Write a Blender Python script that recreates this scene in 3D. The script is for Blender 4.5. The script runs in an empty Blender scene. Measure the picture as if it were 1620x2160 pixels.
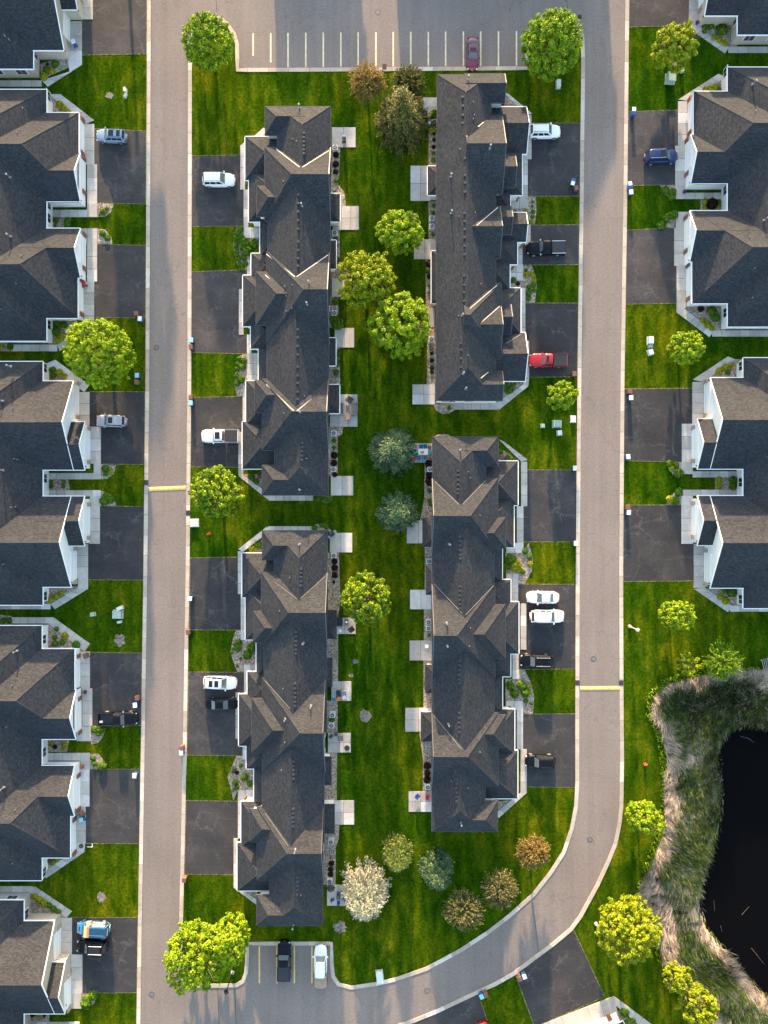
import bpy, math, random
import numpy as np
from mathutils import Vector, Matrix

SC = bpy.context.scene
COL = SC.collection
R = math.radians
rng = random.Random(7)
S0 = 0.071          # metres per photo pixel at ground level
HC = 110.0          # flying height of the camera

# ------------------------------------------------------------------ camera, sky, sun, exposure
cam_d = bpy.data.cameras.new('drone_camera')
cam = bpy.data.objects.new('drone_camera', cam_d)
COL.objects.link(cam)
cam.location = (0, 0, HC)
cam_d.sensor_fit = 'VERTICAL'
cam_d.angle = 2 * math.atan(1080 * S0 / HC)
cam_d.clip_start = 1.0
cam_d.clip_end = 6000
SC.camera = cam

SUN_EL, SUN_AZ = 9.5, -3.0     # low sun to the north, a hair west of the picture's top
world = bpy.data.worlds.new('World')
SC.world = world
world.use_nodes = True
wn = world.node_tree
wn.nodes.clear()
sky = wn.nodes.new('ShaderNodeTexSky')
sky.sky_type = 'NISHITA'
sky.sun_disc = False
sky.sun_elevation = R(SUN_EL)
sky.sun_rotation = R(SUN_AZ)
sky.air_density = 1.0
sky.dust_density = 1.4
sky.ozone_density = 0.8
bgn = wn.nodes.new('ShaderNodeBackground')
bgn.inputs['Strength'].default_value = 0.15
wo = wn.nodes.new('ShaderNodeOutputWorld')
wn.links.new(sky.outputs[0], bgn.inputs['Color'])
wn.links.new(bgn.outputs[0], wo.inputs['Surface'])

sun_d = bpy.data.lights.new('sun', 'SUN')
sun_d.energy = 3.2
sun_d.angle = R(1.0)
sun_d.color = (1.0, 0.70, 0.43)
sun = bpy.data.objects.new('sun', sun_d)
COL.objects.link(sun)
_d = Vector((math.sin(R(-SUN_AZ)) * math.cos(R(SUN_EL)), -math.cos(R(SUN_AZ)) * math.cos(R(SUN_EL)), -math.sin(R(SUN_EL))))
sun.rotation_euler = _d.to_track_quat('-Z', 'Y').to_euler()
sun.location = (0, 100, 60)

vs = SC.view_settings
vs.view_transform = 'Standard'
vs.look = 'None'
vs.gamma = 1.0
vs.use_curve_mapping = False
vs.exposure = 2.48
SC.render.film_transparent = False
try:
    SC.cycles.max_bounces = 6
    SC.cycles.transparent_max_bounces = 4
except Exception:
    pass

# ------------------------------------------------------------------ helpers
def P(px, py, h=0.0):
    """photo pixel + height -> world x, y"""
    k = S0 * (HC - h) / HC
    return (px - 810.0) * k, (1080.0 - py) * k

def P3(px, py, h=0.0):
    x, y = P(px, py, h)
    return (x, y, h)

class MB:
    def __init__(self):
        self.v = []; self.f = []; self.uv = []; self.m = []
    def face(self, pts, uv=None, mi=0):
        n = len(self.v)
        self.v.extend(pts)
        self.f.append(tuple(range(n, n + len(pts))))
        self.uv.append(uv); self.m.append(mi)
    def box(self, c, d, rz=0.0, mi=0, top=None):
        """box: centre c, size d; top=(sx,sy) scales the upper face"""
        cx, cy, cz = c; hx, hy, hz = d[0] / 2, d[1] / 2, d[2] / 2
        ca, sa = math.cos(rz), math.sin(rz)
        tx, ty = top or (1, 1)
        P8 = []
        for z, kx, ky in ((-hz, 1, 1), (hz, tx, ty)):
            for sx, sy in ((-1, -1), (1, -1), (1, 1), (-1, 1)):
                x, y = sx * hx * kx, sy * hy * ky
                P8.append((cx + x * ca - y * sa, cy + x * sa + y * ca, cz + z))
        n = len(self.v); self.v.extend(P8)
        for q in ((3, 2, 1, 0), (4, 5, 6, 7), (0, 1, 5, 4), (1, 2, 6, 5), (2, 3, 7, 6), (3, 0, 4, 7)):
            self.f.append(tuple(n + i for i in q)); self.uv.append(None); self.m.append(mi)
    def tube(self, a, b, ra, rb=None, n=8, mi=0, cap=True):
        rb = ra if rb is None else rb
        a = Vector(a); b = Vector(b); d = (b - a)
        if d.length < 1e-6: return
        q = d.to_track_quat('Z', 'Y')
        k = len(self.v)
        for p, r in ((a, ra), (b, rb)):
            for i in range(n):
                t = 2 * math.pi * i / n
                self.v.append(tuple(p + q @ Vector((math.cos(t) * r, math.sin(t) * r, 0))))
        for i in range(n):
            j = (i + 1) % n
            self.f.append((k + i, k + j, k + n + j, k + n + i)); self.uv.append(None); self.m.append(mi)
        if cap:
            self.f.append(tuple(k + i for i in reversed(range(n)))); self.uv.append(None); self.m.append(mi)
            self.f.append(tuple(k + n + i for i in range(n))); self.uv.append(None); self.m.append(mi)
    def prism(self, pts, z0, z1, mi=0):
        n = len(pts); k = len(self.v)
        for z in (z0, z1):
            self.v.extend([(p[0], p[1], z) for p in pts])
        self.f.append(tuple(k + n + i for i in range(n))); self.uv.append(None); self.m.append(mi)
        self.f.append(tuple(k + i for i in reversed(range(n)))); self.uv.append(None); self.m.append(mi)
        for i in range(n):
            j = (i + 1) % n
            self.f.append((k + i, k + j, k + n + j, k + n + i)); self.uv.append(None); self.m.append(mi)
    def mesh(self, name, mats, smooth=False):
        me = bpy.data.meshes.new(name)
        me.from_pydata(self.v, [], self.f)
        if any(u is not None for u in self.uv):
            ul = me.uv_layers.new(name='UVMap')
            li = 0
            data = []
            for f, u in zip(self.f, self.uv):
                for i in range(len(f)):
                    data.extend(u[i] if u is not None else (0.0, 0.0))
            ul.data.foreach_set('uv', data)
        if not isinstance(mats, (list, tuple)): mats = [mats]
        for m in mats: me.materials.append(m)
        if len(mats) > 1:
            me.polygons.foreach_set('material_index', self.m)
        if smooth:
            me.polygons.foreach_set('use_smooth', [True] * len(me.polygons))
        me.update()
        return me
    def build(self, name, mats, parent=None, smooth=False, loc=None):
        o = bpy.data.objects.new(name, self.mesh(name, mats, smooth))
        COL.objects.link(o)
        if parent is not None: o.parent = parent
        if loc is not None: o.location = loc
        return o

def tag(o, label=None, cat=None, group=None, kind=None):
    if label: o['label'] = label
    if cat: o['category'] = cat
    if group: o['group'] = group
    if kind: o['kind'] = kind
    return o

def thing(name, label, cat, loc=(0, 0, 0), rz=0.0, group=None):
    o = bpy.data.objects.new(name, None)
    COL.objects.link(o)
    o.empty_display_size = 0.2
    o.location = loc; o.rotation_euler = (0, 0, rz)
    return tag(o, label, cat, group)

def copy_tree(o, parent=None):
    c = o.copy(); COL.objects.link(c); c.parent = parent
    for ch in list(o.children):
        copy_tree(ch, c)
    return c

def place(src, used, loc, rz, label, group, scale=1.0):
    """first call moves the model itself, later ones copy it and its parts"""
    o = src if not used else copy_tree(src)
    used.append(1)
    o.location = loc; o.rotation_euler = (0, 0, rz)
    o.scale = (scale,) * 3 if not isinstance(scale, tuple) else scale
    o['label'] = label
    if group: o['group'] = group
    return o

ORD = ['first', 'second', 'third', 'fourth', 'fifth', 'sixth', 'seventh', 'eighth', 'ninth', 'tenth', 'eleventh', 'twelfth',
       'thirteenth', 'fourteenth', 'fifteenth', 'sixteenth', 'seventeenth', 'eighteenth', 'nineteenth', 'twentieth']

# ------------------------------------------------------------------ materials
def newmat(name):
    m = bpy.data.materials.new(name); m.use_nodes = True
    nt = m.node_tree; nt.nodes.clear()
    out = nt.nodes.new('ShaderNodeOutputMaterial')
    b = nt.nodes.new('ShaderNodeBsdfPrincipled')
    nt.links.new(b.outputs[0], out.inputs['Surface'])
    return m, nt, b, out

def N(nt, t, **kw):
    n = nt.nodes.new(t)
    for k, v in kw.items():
        if k.startswith('i_'):
            key = k[2:]
            n.inputs[int(key) if key.isdigit() else key.replace('_', ' ')].default_value = v
        else:
            setattr(n, k, v)
    return n

def ramp(nt, fac, stops):
    r = nt.nodes.new('ShaderNodeValToRGB')
    cr = r.color_ramp
    while len(cr.elements) > len(stops): cr.elements.remove(cr.elements[-1])
    while len(cr.elements) < len(stops): cr.elements.new(0.5)
    for e, (p, c) in zip(cr.elements, stops):
        e.position = p; e.color = (c[0], c[1], c[2], 1) if hasattr(c, '__len__') else (c, c, c, 1)
    nt.links.new(fac, r.inputs[0])
    return r.outputs[0]

def noise(nt, co, scale, detail=4, rough=0.55, dist=0.0):
    n = N(nt, 'ShaderNodeTexNoise', i_Scale=scale, i_Detail=detail, i_Roughness=rough, i_Distortion=dist)
    if co is not None: nt.links.new(co, n.inputs['Vector'])
    return n.outputs[0]

def mix(nt, fac, a, b, mode='MIX'):
    m = nt.nodes.new('ShaderNodeMix'); m.data_type = 'RGBA'; m.blend_type = mode
    if isinstance(fac, (int, float)): m.inputs[0].default_value = fac
    else: nt.links.new(fac, m.inputs[0])
    for s, v in ((6, a), (7, b)):
        if hasattr(v, 'is_output'): nt.links.new(v, m.inputs[s])
        else: m.inputs[s].default_value = (v[0], v[1], v[2], 1)
    return m.outputs[2]

def math_n(nt, op, a, b=None, clamp=False):
    m = nt.nodes.new('ShaderNodeMath'); m.operation = op; m.use_clamp = clamp
    for s, v in ((0, a), (1, b)):
        if v is None: continue
        if hasattr(v, 'is_output'): nt.links.new(v, m.inputs[s])
        else: m.inputs[s].default_value = v
    return m.outputs[0]

def geo_pos(nt):
    return nt.nodes.new('ShaderNodeNewGeometry').outputs['Position']

def bump(nt, b, h, strength=0.3, dist=0.05):
    n = N(nt, 'ShaderNodeBump', i_Strength=strength, i_Distance=dist)
    nt.links.new(h, n.inputs['Height']); nt.links.new(n.outputs[0], b.inputs['Normal'])

def plain(name, col, rough=0.6, var=0.0, vscale=2.0, metal=0.0, spec=0.5, rnd=0.0, coat=0.0):
    m, nt, b, out = newmat(name)
    c = None
    if var > 0:
        n = noise(nt, N(nt, 'ShaderNodeTexCoord').outputs['Object'], vscale, 6, 0.6)
        lo = tuple(x * (1 - var) for x in col); hi = tuple(min(1, x * (1 + var)) for x in col)
        c = ramp(nt, n, [(0.3, lo), (0.7, hi)])
    if rnd > 0:
        oi = nt.nodes.new('ShaderNodeObjectInfo')
        r = ramp(nt, oi.outputs['Random'], [(0, (1 - rnd,) * 3), (1, (1 + rnd * 0.4,) * 3)])
        c = mix(nt, 1.0, c if c is not None else col, r, 'MULTIPLY')
    if c is not None: nt.links.new(c, b.inputs['Base Color'])
    else: b.inputs['Base Color'].default_value = (*col, 1)
    b.inputs['Roughness'].default_value = rough
    b.inputs['Metallic'].default_value = metal
    b.inputs['Specular IOR Level'].default_value = spec
    if coat: b.inputs['Coat Weight'].default_value = coat; b.inputs['Coat Roughness'].default_value = 0.05
    return m

M = {}
def mat_grass():
    m, nt, b, out = newmat('grass')
    p = geo_pos(nt)
    big = noise(nt, p, 0.055, 3, 0.5)
    ma = N(nt, 'ShaderNodeMapping'); ma.inputs['Scale'].default_value = (1.0, 0.42, 1); nt.links.new(p, ma.inputs[0])
    mid = noise(nt, ma.outputs[0], 0.5, 6, 0.68, 0.4)
    fine = noise(nt, p, 2.6, 6, 0.75)
    c = ramp(nt, mid, [(0.32, (0.014, 0.042, 0.0016)), (0.50, (0.033, 0.073, 0.0028)), (0.70, (0.092, 0.120, 0.0055))])
    c2 = ramp(nt, big, [(0.38, (0.66, 0.88, 0.7)), (0.62, (1.52, 1.16, 0.9))])
    c = mix(nt, 1.0, c, c2, 'MULTIPLY')
    # mowing passes: soft bands along the street
    sx = N(nt, 'ShaderNodeSeparateXYZ'); nt.links.new(p, sx.inputs[0])
    w = math_n(nt, 'SINE', math_n(nt, 'ADD', math_n(nt, 'MULTIPLY', sx.outputs[0], 3.6), math_n(nt, 'MULTIPLY', mid, 5.0)))
    wc = ramp(nt, math_n(nt, 'MULTIPLY_ADD', w, 0.5), [(0.0, (0.86, 0.88, 0.9)), (1.0, (1.13, 1.1, 1.0))])
    w.node.inputs[0].default_value = 0
    c = mix(nt, 1.0, c, wc, 'MULTIPLY')
    fc = ramp(nt, fine, [(0.35, (0.42, 0.5, 0.5)), (0.5, (1, 1, 1)), (0.66, (1.75, 1.5, 1.5))])
    c = mix(nt, 0.85, c, fc, 'MULTIPLY')
    # dry straw-coloured spots
    dry = noise(nt, p, 0.8, 6, 0.7, 0.3)
    c = mix(nt, ramp(nt, dry, [(0.62, 0.0), (0.80, 0.45)]), c, (0.16, 0.155, 0.035))
    nt.links.new(c, b.inputs['Base Color'])
    b.inputs['Roughness'].default_value = 1.0
    b.inputs['Specular IOR Level'].default_value = 0.0
    h = noise(nt, p, 5.0, 5, 0.8)
    bump(nt, b, h, 1.0, 0.16)
    return m

def mat_asphalt():
    m, nt, b, out = newmat('aged_asphalt')
    p = geo_pos(nt)
    big = noise(nt, p, 0.09, 4, 0.6)
    fine = noise(nt, p, 3.2, 3, 0.9)
    c = ramp(nt, big, [(0.3, (0.192, 0.160, 0.138)), (0.7, (0.232, 0.192, 0.166))])
    f = ramp(nt, fine, [(0.36, (0.72, 0.72, 0.72)), (0.64, (1.26, 1.26, 1.26))])
    c = mix(nt, 0.55, c, f, 'MULTIPLY')
    # worn wheel lanes
    mp = N(nt, 'ShaderNodeMapping'); mp.inputs['Scale'].default_value = (0.9, 0.03, 1); nt.links.new(p, mp.inputs[0])
    lane = noise(nt, mp.outputs[0], 1.0, 3, 0.5)
    c = mix(nt, 0.5, c, ramp(nt, lane, [(0.35, (0.88, 0.88, 0.88)), (0.65, (1.1, 1.1, 1.1))]), 'MULTIPLY')
    # oil drips and hairline cracks
    spot = noise(nt, p, 0.9, 2, 0.5)
    c = mix(nt, ramp(nt, spot, [(0.74, 0.0), (0.80, 0.45)]), c, (0.07, 0.068, 0.066))
    vo = N(nt, 'ShaderNodeTexVoronoi', feature='DISTANCE_TO_EDGE', i_Scale=0.11)
    wp = N(nt, 'ShaderNodeVectorMath', operation='ADD')
    nz = N(nt, 'ShaderNodeTexNoise', i_Scale=0.6, i_Detail=5.0); nt.links.new(p, nz.inputs['Vector'])
    sc = N(nt, 'ShaderNodeVectorMath', operation='SCALE'); nt.links.new(nz.outputs[1], sc.inputs[0]); sc.inputs['Scale'].default_value = 3.0
    nt.links.new(p, wp.inputs[0]); nt.links.new(sc.outputs[0], wp.inputs[1]); nt.links.new(wp.outputs[0], vo.inputs['Vector'])
    crack = ramp(nt, vo.outputs['Distance'], [(0.0, 0.6), (0.007, 0.0)])
    c = mix(nt, crack, c, (0.12, 0.115, 0.11))
    nt.links.new(c, b.inputs['Base Color'])
    b.inputs['Roughness'].default_value = 0.9; b.inputs['Specular IOR Level'].default_value = 0.2
    bump(nt, b, fine, 0.5, 0.02)
    return m

def mat_driveway():
    m, nt, b, out = newmat('sealed_driveway_asphalt')
    p = geo_pos(nt)
    oi = nt.nodes.new('ShaderNodeObjectInfo')
    off = N(nt, 'ShaderNodeVectorMath', operation='ADD'); nt.links.new(p, off.inputs[0])
    cx = N(nt, 'ShaderNodeCombineXYZ'); nt.links.new(math_n(nt, 'MULTIPLY', oi.outputs['Random'], 500.0), cx.inputs[2]); nt.links.new(cx.outputs[0], off.inputs[1])
    q = off.outputs[0]
    big = noise(nt, q, 0.22, 5, 0.6)
    fine = noise(nt, q, 3.0, 4, 0.85)
    c = ramp(nt, big, [(0.25, (0.024, 0.0250, 0.0275)), (0.52, (0.039, 0.0385, 0.0390)), (0.75, (0.064, 0.058, 0.054))])
    c = mix(nt, 0.85, c, ramp(nt, fine, [(0.25, (0.6, 0.6, 0.6)), (0.75, (1.4, 1.4, 1.4))]), 'MULTIPLY')
    r = ramp(nt, oi.outputs['Random'], [(0, (0.8, 0.82, 0.86)), (1, (1.25, 1.2, 1.18))])
    c = mix(nt, 1.0, c, r, 'MULTIPLY')
    nz = N(nt, 'ShaderNodeTexNoise', i_Scale=0.7, i_Detail=9.0, i_Roughness=0.78); nt.links.new(q, nz.inputs['Vector'])
    sc = N(nt, 'ShaderNodeVectorMath', operation='SCALE'); nt.links.new(nz.outputs[1], sc.inputs[0]); sc.inputs['Scale'].default_value = 3.2
    wp = N(nt, 'ShaderNodeVectorMath', operation='ADD'); nt.links.new(q, wp.inputs[0]); nt.links.new(sc.outputs[0], wp.inputs[1])
    vo = N(nt, 'ShaderNodeTexVoronoi', feature='DISTANCE_TO_EDGE', i_Scale=0.33); nt.links.new(wp.outputs[0], vo.inputs['Vector'])
    mask = ramp(nt, noise(nt, q, 0.35, 3, 0.6), [(0.44, 0.0), (0.62, 0.6)])
    crack = ramp(nt, vo.outputs['Distance'], [(0.0, 1.0), (0.028, 0.0)])
    c = mix(nt, mix(nt, 1.0, crack, mask, 'MULTIPLY'), c, (0.17, 0.15, 0.135))
    # along-slope seams
    mp = N(nt, 'ShaderNodeMapping'); mp.inputs['Scale'].default_value = (0.10, 2.2, 1); nt.links.new(wp.outputs[0], mp.inputs[0])
    st = noise(nt, mp.outputs[0], 1.0, 4, 0.6)
    c = mix(nt, ramp(nt, st, [(0.61, 0.0), (0.68, 0.45)]), c, (0.10, 0.09, 0.083))
    stain = noise(nt, q, 0.5, 2, 0.5)
    c = mix(nt, ramp(nt, stain, [(0.72, 0.0), (0.78, 0.6)]), c, (0.018, 0.016, 0.015))
    nt.links.new(c, b.inputs['Base Color'])
    b.inputs['Roughness'].default_value = 0.8; b.inputs['Specular IOR Level'].default_value = 0.25
    bump(nt, b, fine, 0.5, 0.015)
    return m

def mat_concrete(name, col, rnd=0.22):
    m, nt, b, out = newmat(name)
    p = geo_pos(nt)
    big = noise(nt, p, 0.5, 5, 0.65)
    fine = noise(nt, p, 4.0, 4, 0.8)
    c = ramp(nt, big, [(0.3, tuple(x * 0.82 for x in col)), (0.7, tuple(x * 1.12 for x in col))])
    c = mix(nt, 0.6, c, ramp(nt, fine, [(0.3, (0.8, 0.8, 0.8)), (0.7, (1.15, 1.15, 1.15))]), 'MULTIPLY')
    oi = nt.nodes.new('ShaderNodeObjectInfo')
    r = ramp(nt, oi.outputs['Random'], [(0, (1 - rnd, 1 - rnd * 1.05, 1 - rnd * 1.15)), (0.8, (1.04, 1.03, 1.0)), (0.97, (1.2, 1.22, 1.25))])
    c = mix(nt, 1.0, c, r, 'MULTIPLY')
    st = noise(nt, p, 1.3, 5, 0.75, 0.4)
    c = mix(nt, ramp(nt, st, [(0.62, 0.0), (0.8, 0.4)]), c, tuple(x * 0.55 for x in col))
    nt.links.new(c, b.inputs['Base Color'])
    b.inputs['Roughness'].default_value = 0.85; b.inputs['Specular IOR Level'].default_value = 0.25
    bump(nt, b, fine, 0.3, 0.01)
    return m

def mat_shingle():
    m, nt, b, out = newmat('architectural_shingles')
    uv = N(nt, 'ShaderNodeTexCoord').outputs['UV']
    p = geo_pos(nt)
    br = N(nt, 'ShaderNodeTexBrick', offset=0.5, i_Scale=1.0)
    br.inputs['Brick Width'].default_value = 0.30; br.inputs['Row Height'].default_value = 0.15
    br.inputs['Mortar Size'].default_value = 0.018; br.inputs['Mortar Smooth'].default_value = 0.3
    br.inputs['Color1'].default_value = (0.031, 0.0345, 0.0405, 1)
    br.inputs['Color2'].default_value = (0.049, 0.0530, 0.0590, 1)
    br.inputs['Mortar'].default_value = (0.019, 0.020, 0.022, 1)
    nt.links.new(uv, br.inputs['Vector'])
    mp = N(nt, 'ShaderNodeMapping'); mp.inputs['Scale'].default_value = (3.33, 6.67, 1); nt.links.new(uv, mp.inputs[0])
    wn_ = N(nt, 'ShaderNodeTexWhiteNoise', noise_dimensions='2D')
    fl = N(nt, 'ShaderNodeVectorMath', operation='FLOOR'); nt.links.new(mp.outputs[0], fl.inputs[0]); nt.links.new(fl.outputs[0], wn_.inputs['Vector'])
    c = mix(nt, 0.9, br.outputs['Color'], ramp(nt, wn_.outputs['Value'], [(0, (0.74, 0.74, 0.75)), (1, (1.28, 1.27, 1.25))]), 'MULTIPLY')
    big = noise(nt, p, 0.25, 5, 0.6)
    c = mix(nt, 0.7, c, ramp(nt, big, [(0.3, (0.85, 0.85, 0.87)), (0.7, (1.18, 1.15, 1.12))]), 'MULTIPLY')
    nt.links.new(c, b.inputs['Base Color'])
    b.inputs['Roughness'].default_value = 0.9; b.inputs['Specular IOR Level'].default_value = 0.12
    bump(nt, b, br.outputs['Fac'], 0.4, -0.02)
    return m

def mat_gravel(name, c0, c1, c2):
    m, nt, b, out = newmat(name)
    p = geo_pos(nt)
    vo = N(nt, 'ShaderNodeTexVoronoi', i_Scale=7.0); nt.links.new(p, vo.inputs['Vector'])
    se = N(nt, 'ShaderNodeSeparateColor'); nt.links.new(vo.outputs['Color'], se.inputs[0])
    c = ramp(nt, se.outputs[0], [(0.1, c0), (0.55, c1), (0.95, c2)])
    big = noise(nt, p, 0.8, 4, 0.6)
    c = mix(nt, 0.8, c, ramp(nt, big, [(0.3, (0.75, 0.75, 0.75)), (0.7, (1.15, 1.15, 1.15))]), 'MULTIPLY')
    nt.links.new(c, b.inputs['Base Color'])
    b.inputs['Roughness'].default_value = 0.9; b.inputs['Specular IOR Level'].default_value = 0.2
    bump(nt, b, vo.outputs['Distance'], 0.7, 0.05)
    return m

def mat_siding(name, col):
    m, nt, b, out = newmat(name)
    p = geo_pos(nt)
    sx = N(nt, 'ShaderNodeSeparateXYZ'); nt.links.new(p, sx.inputs[0])
    fr = math_n(nt, 'FRACT', math_n(nt, 'MULTIPLY', sx.outputs[2], 7.0))
    n_ = noise(nt, p, 0.7, 4, 0.6)
    c = ramp(nt, n_, [(0.3, tuple(x * 0.93 for x in col)), (0.7, tuple(min(.9, x * 1.04) for x in col))])
    nt.links.new(c, b.inputs['Base Color'])
    b.inputs['Roughness'].default_value = 0.55
    bump(nt, b, fr, 0.35, 0.02)
    return m

def mat_leaf(name, stops, trans=0.22, rough=0.6, spec=0.2):
    m = bpy.data.materials.new(name); m.use_nodes = True
    nt = m.node_tree; nt.nodes.clear()
    out = nt.nodes.new('ShaderNodeOutputMaterial')
    at = N(nt, 'ShaderNodeAttribute', attribute_name='tint')
    c = ramp(nt, at.outputs['Fac'], stops)
    b = nt.nodes.new('ShaderNodeBsdfPrincipled')
    b.inputs['Roughness'].default_value = rough; b.inputs['Specular IOR Level'].default_value = spec
    nt.links.new(c, b.inputs['Base Color'])
    tr = nt.nodes.new('ShaderNodeBsdfTranslucent'); nt.links.new(c, tr.inputs['Color'])
    mx = nt.nodes.new('ShaderNodeMixShader'); mx.inputs[0].default_value = trans
    nt.links.new(b.outputs[0], mx.inputs[1]); nt.links.new(tr.outputs[0], mx.inputs[2])
    nt.links.new(mx.outputs[0], out.inputs['Surface'])
    return m

M['grass'] = mat_grass()
M['asphalt'] = mat_asphalt()
M['drive'] = mat_driveway()
M['conc'] = mat_concrete('walk_concrete', (0.50, 0.465, 0.43))
M['kerb'] = mat_concrete('kerb_concrete', (0.53, 0.45, 0.37), 0.25)
M['straw'] = mat_gravel('dry_edge_grass', (0.05, 0.07, 0.01), (0.14, 0.125, 0.045), (0.27, 0.22, 0.10))
M['mud'] = mat_gravel('dark_bank_mud', (0.012, 0.013, 0.008), (0.025, 0.024, 0.014), (0.06, 0.055, 0.03))
M['joint'] = plain('joint_filler', (0.10, 0.09, 0.08), 0.9)
M['shingle'] = mat_shingle()
M['gravel'] = mat_gravel('river_stone_mulch', (0.17, 0.125, 0.09), (0.30, 0.235, 0.175), (0.50, 0.42, 0.34))
M['dirt'] = mat_gravel('bare_soil', (0.12, 0.10, 0.08), (0.2, 0.17, 0.14), (0.32, 0.28, 0.24))
M['white_siding'] = mat_siding('white_siding', (0.87, 0.85, 0.82))
M['tan_siding'] = mat_siding('tan_siding', (0.50, 0.44, 0.36))
M['trim'] = plain('white_trim', (0.87, 0.85, 0.82), 0.4)
M['door'] = plain('white_garage_door', (0.88, 0.87, 0.85), 0.4)
M['brick'] = plain('brown_brick', (0.20, 0.085, 0.055), 0.8, 0.4, 6.0)
M['stone'] = plain('tan_fieldstone', (0.36, 0.29, 0.22), 0.85, 0.55, 4.0)
M['ventdark'] = plain('dark_vent', (0.045, 0.045, 0.05), 0.5)
M['pipe'] = plain('galvanised_pipe', (0.5, 0.5, 0.5), 0.35, metal=0.8)
M['straw_metal'] = plain('dull_valley_metal', (0.16, 0.15, 0.14), 0.5)
M['cream_metal'] = plain('cream_valley_metal', (0.50, 0.44, 0.36), 0.5)
M['drip'] = plain('dark_drip_edge', (0.07, 0.072, 0.078), 0.5)
M['glass'] = plain('window_glass', (0.02, 0.025, 0.03), 0.06, spec=0.8)
M['linepaint'] = plain('pale_yellow_paint', (0.72, 0.58, 0.36), 0.7, 0.22, 1.5)
M['bumppaint'] = plain('yellow_paint', (0.76, 0.50, 0.15), 0.7, 0.25, 1.5)
M['lid'] = plain('worn_iron_lid', (0.15, 0.135, 0.125), 0.7, 0.3, 6)
M['iron'] = plain('cast_iron', (0.05, 0.045, 0.04), 0.6, 0.3, 6)
M['rust'] = plain('rusty_grate', (0.06, 0.03, 0.02), 0.8, 0.3, 6)
M['bark'] = plain('bark', (0.11, 0.085, 0.06), 0.9, 0.4, 5)
M['black'] = plain('black_plastic', (0.02, 0.02, 0.022), 0.45)
M['darkgrey'] = plain('dark_grey_metal', (0.06, 0.06, 0.065), 0.45)
M['steel'] = plain('steel_grey', (0.35, 0.36, 0.37), 0.4, metal=0.5)
# ------------------------------------------------------------------ ground, pond, roads
def smooth(a, b, x):
    t = np.clip((x - a) / (b - a), 0, 1); return t * t * (3 - 2 * t)

POND = [P(q[0] - 13, q[1] - 6) for q in [(1950, 1500), (1650, 1535), (1612, 1530), (1590, 1526), (1560, 1528), (1535, 1548), (1524, 1600), (1532, 1680), (1526, 1740), (1502, 1800), (1486, 1850),
        (1478, 1900), (1481, 1930), (1500, 1975), (1530, 2015), (1560, 2055), (1596, 2095), (1660, 2140), (1950, 2200)]]
BANK = [P(*q) for q in [(1950, 1400), (1640, 1418), (1560, 1420), (1500, 1420), (1440, 1430), (1400, 1445), (1375, 1470), (1374, 1500), (1393, 1535), (1402, 1590),
        (1408, 1650), (1404, 1710), (1385, 1790), (1362, 1850), (1345, 1890), (1370, 1925), (1386, 1960), (1398, 2020), (1440, 2085), (1480, 2140), (1515, 2240), (1960, 2300)]]

def inside(poly, x, y):
    r = np.zeros(x.shape, bool); n = len(poly)
    for i in range(n):
        x0, y0 = poly[i]; x1, y1 = poly[(i + 1) % n]
        c = ((y0 > y) != (y1 > y))
        with np.errstate(divide='ignore', invalid='ignore'):
            xi = (x1 - x0) * (y - y0) / (y1 - y0 + 1e-12) + x0
        r ^= c & (x < xi)
    return r

def dist_line(poly, x, y, closed=True):
    d = np.full(x.shape, 1e9); n = len(poly)
    for i in range(n if closed else n - 1):
        x0, y0 = poly[i]; x1, y1 = poly[(i + 1) % n]
        dx, dy = x1 - x0, y1 - y0
        t = np.clip(((x - x0) * dx + (y - y0) * dy) / (dx * dx + dy * dy + 1e-9), 0, 1)
        d = np.minimum(d, np.hypot(x - x0 - t * dx, y - y0 - t * dy))
    return d

def ground_z(x, y):
    ib = inside(BANK, x, y); ip = inside(POND, x, y)
    db = dist_line(BANK, x, y); dp = dist_line(POND, x, y)
    z = np.where(ib, -0.55 * smooth(0, 5.0, db), 0.0)
    z = np.where(ip, -0.55 - 0.6 * smooth(0, 1.5, dp), z)
    return z

xs = np.concatenate([[-3000, -600, -200, -100], np.arange(-62, 38, 6.0), np.arange(38, 84, 0.8), [100, 200, 600, 3000]])
ys = np.concatenate([[-3000, -600, -200, -100], np.arange(-88, -20, 0.8), np.arange(-20, 82, 6.0), [100, 200, 600, 3000]])
gx, gy = np.meshgrid(xs, ys)
gz = ground_z(gx, gy)
nx_, ny_ = len(xs), len(ys)
gv = np.stack([gx, gy, gz], -1).reshape(-1, 3)
gf = [(j * nx_ + i, j * nx_ + i + 1, (j + 1) * nx_ + i + 1, (j + 1) * nx_ + i) for j in range(ny_ - 1) for i in range(nx_ - 1)]
me = bpy.data.meshes.new('ground'); me.from_pydata(gv.tolist(), [], gf); me.materials.append(M['grass']); me.materials.append(M['mud'])
_fc = gv[np.array(gf)].mean(1)
me.polygons.foreach_set('material_index', (inside(BANK, _fc[:, 0], _fc[:, 1]) & (dist_line(BANK, _fc[:, 0], _fc[:, 1]) > .7)).astype(np.int32))
me.polygons.foreach_set('use_smooth', [True] * len(me.polygons))
g = bpy.data.objects.new('ground', me); COL.objects.link(g); tag(g, kind='structure')

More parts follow.
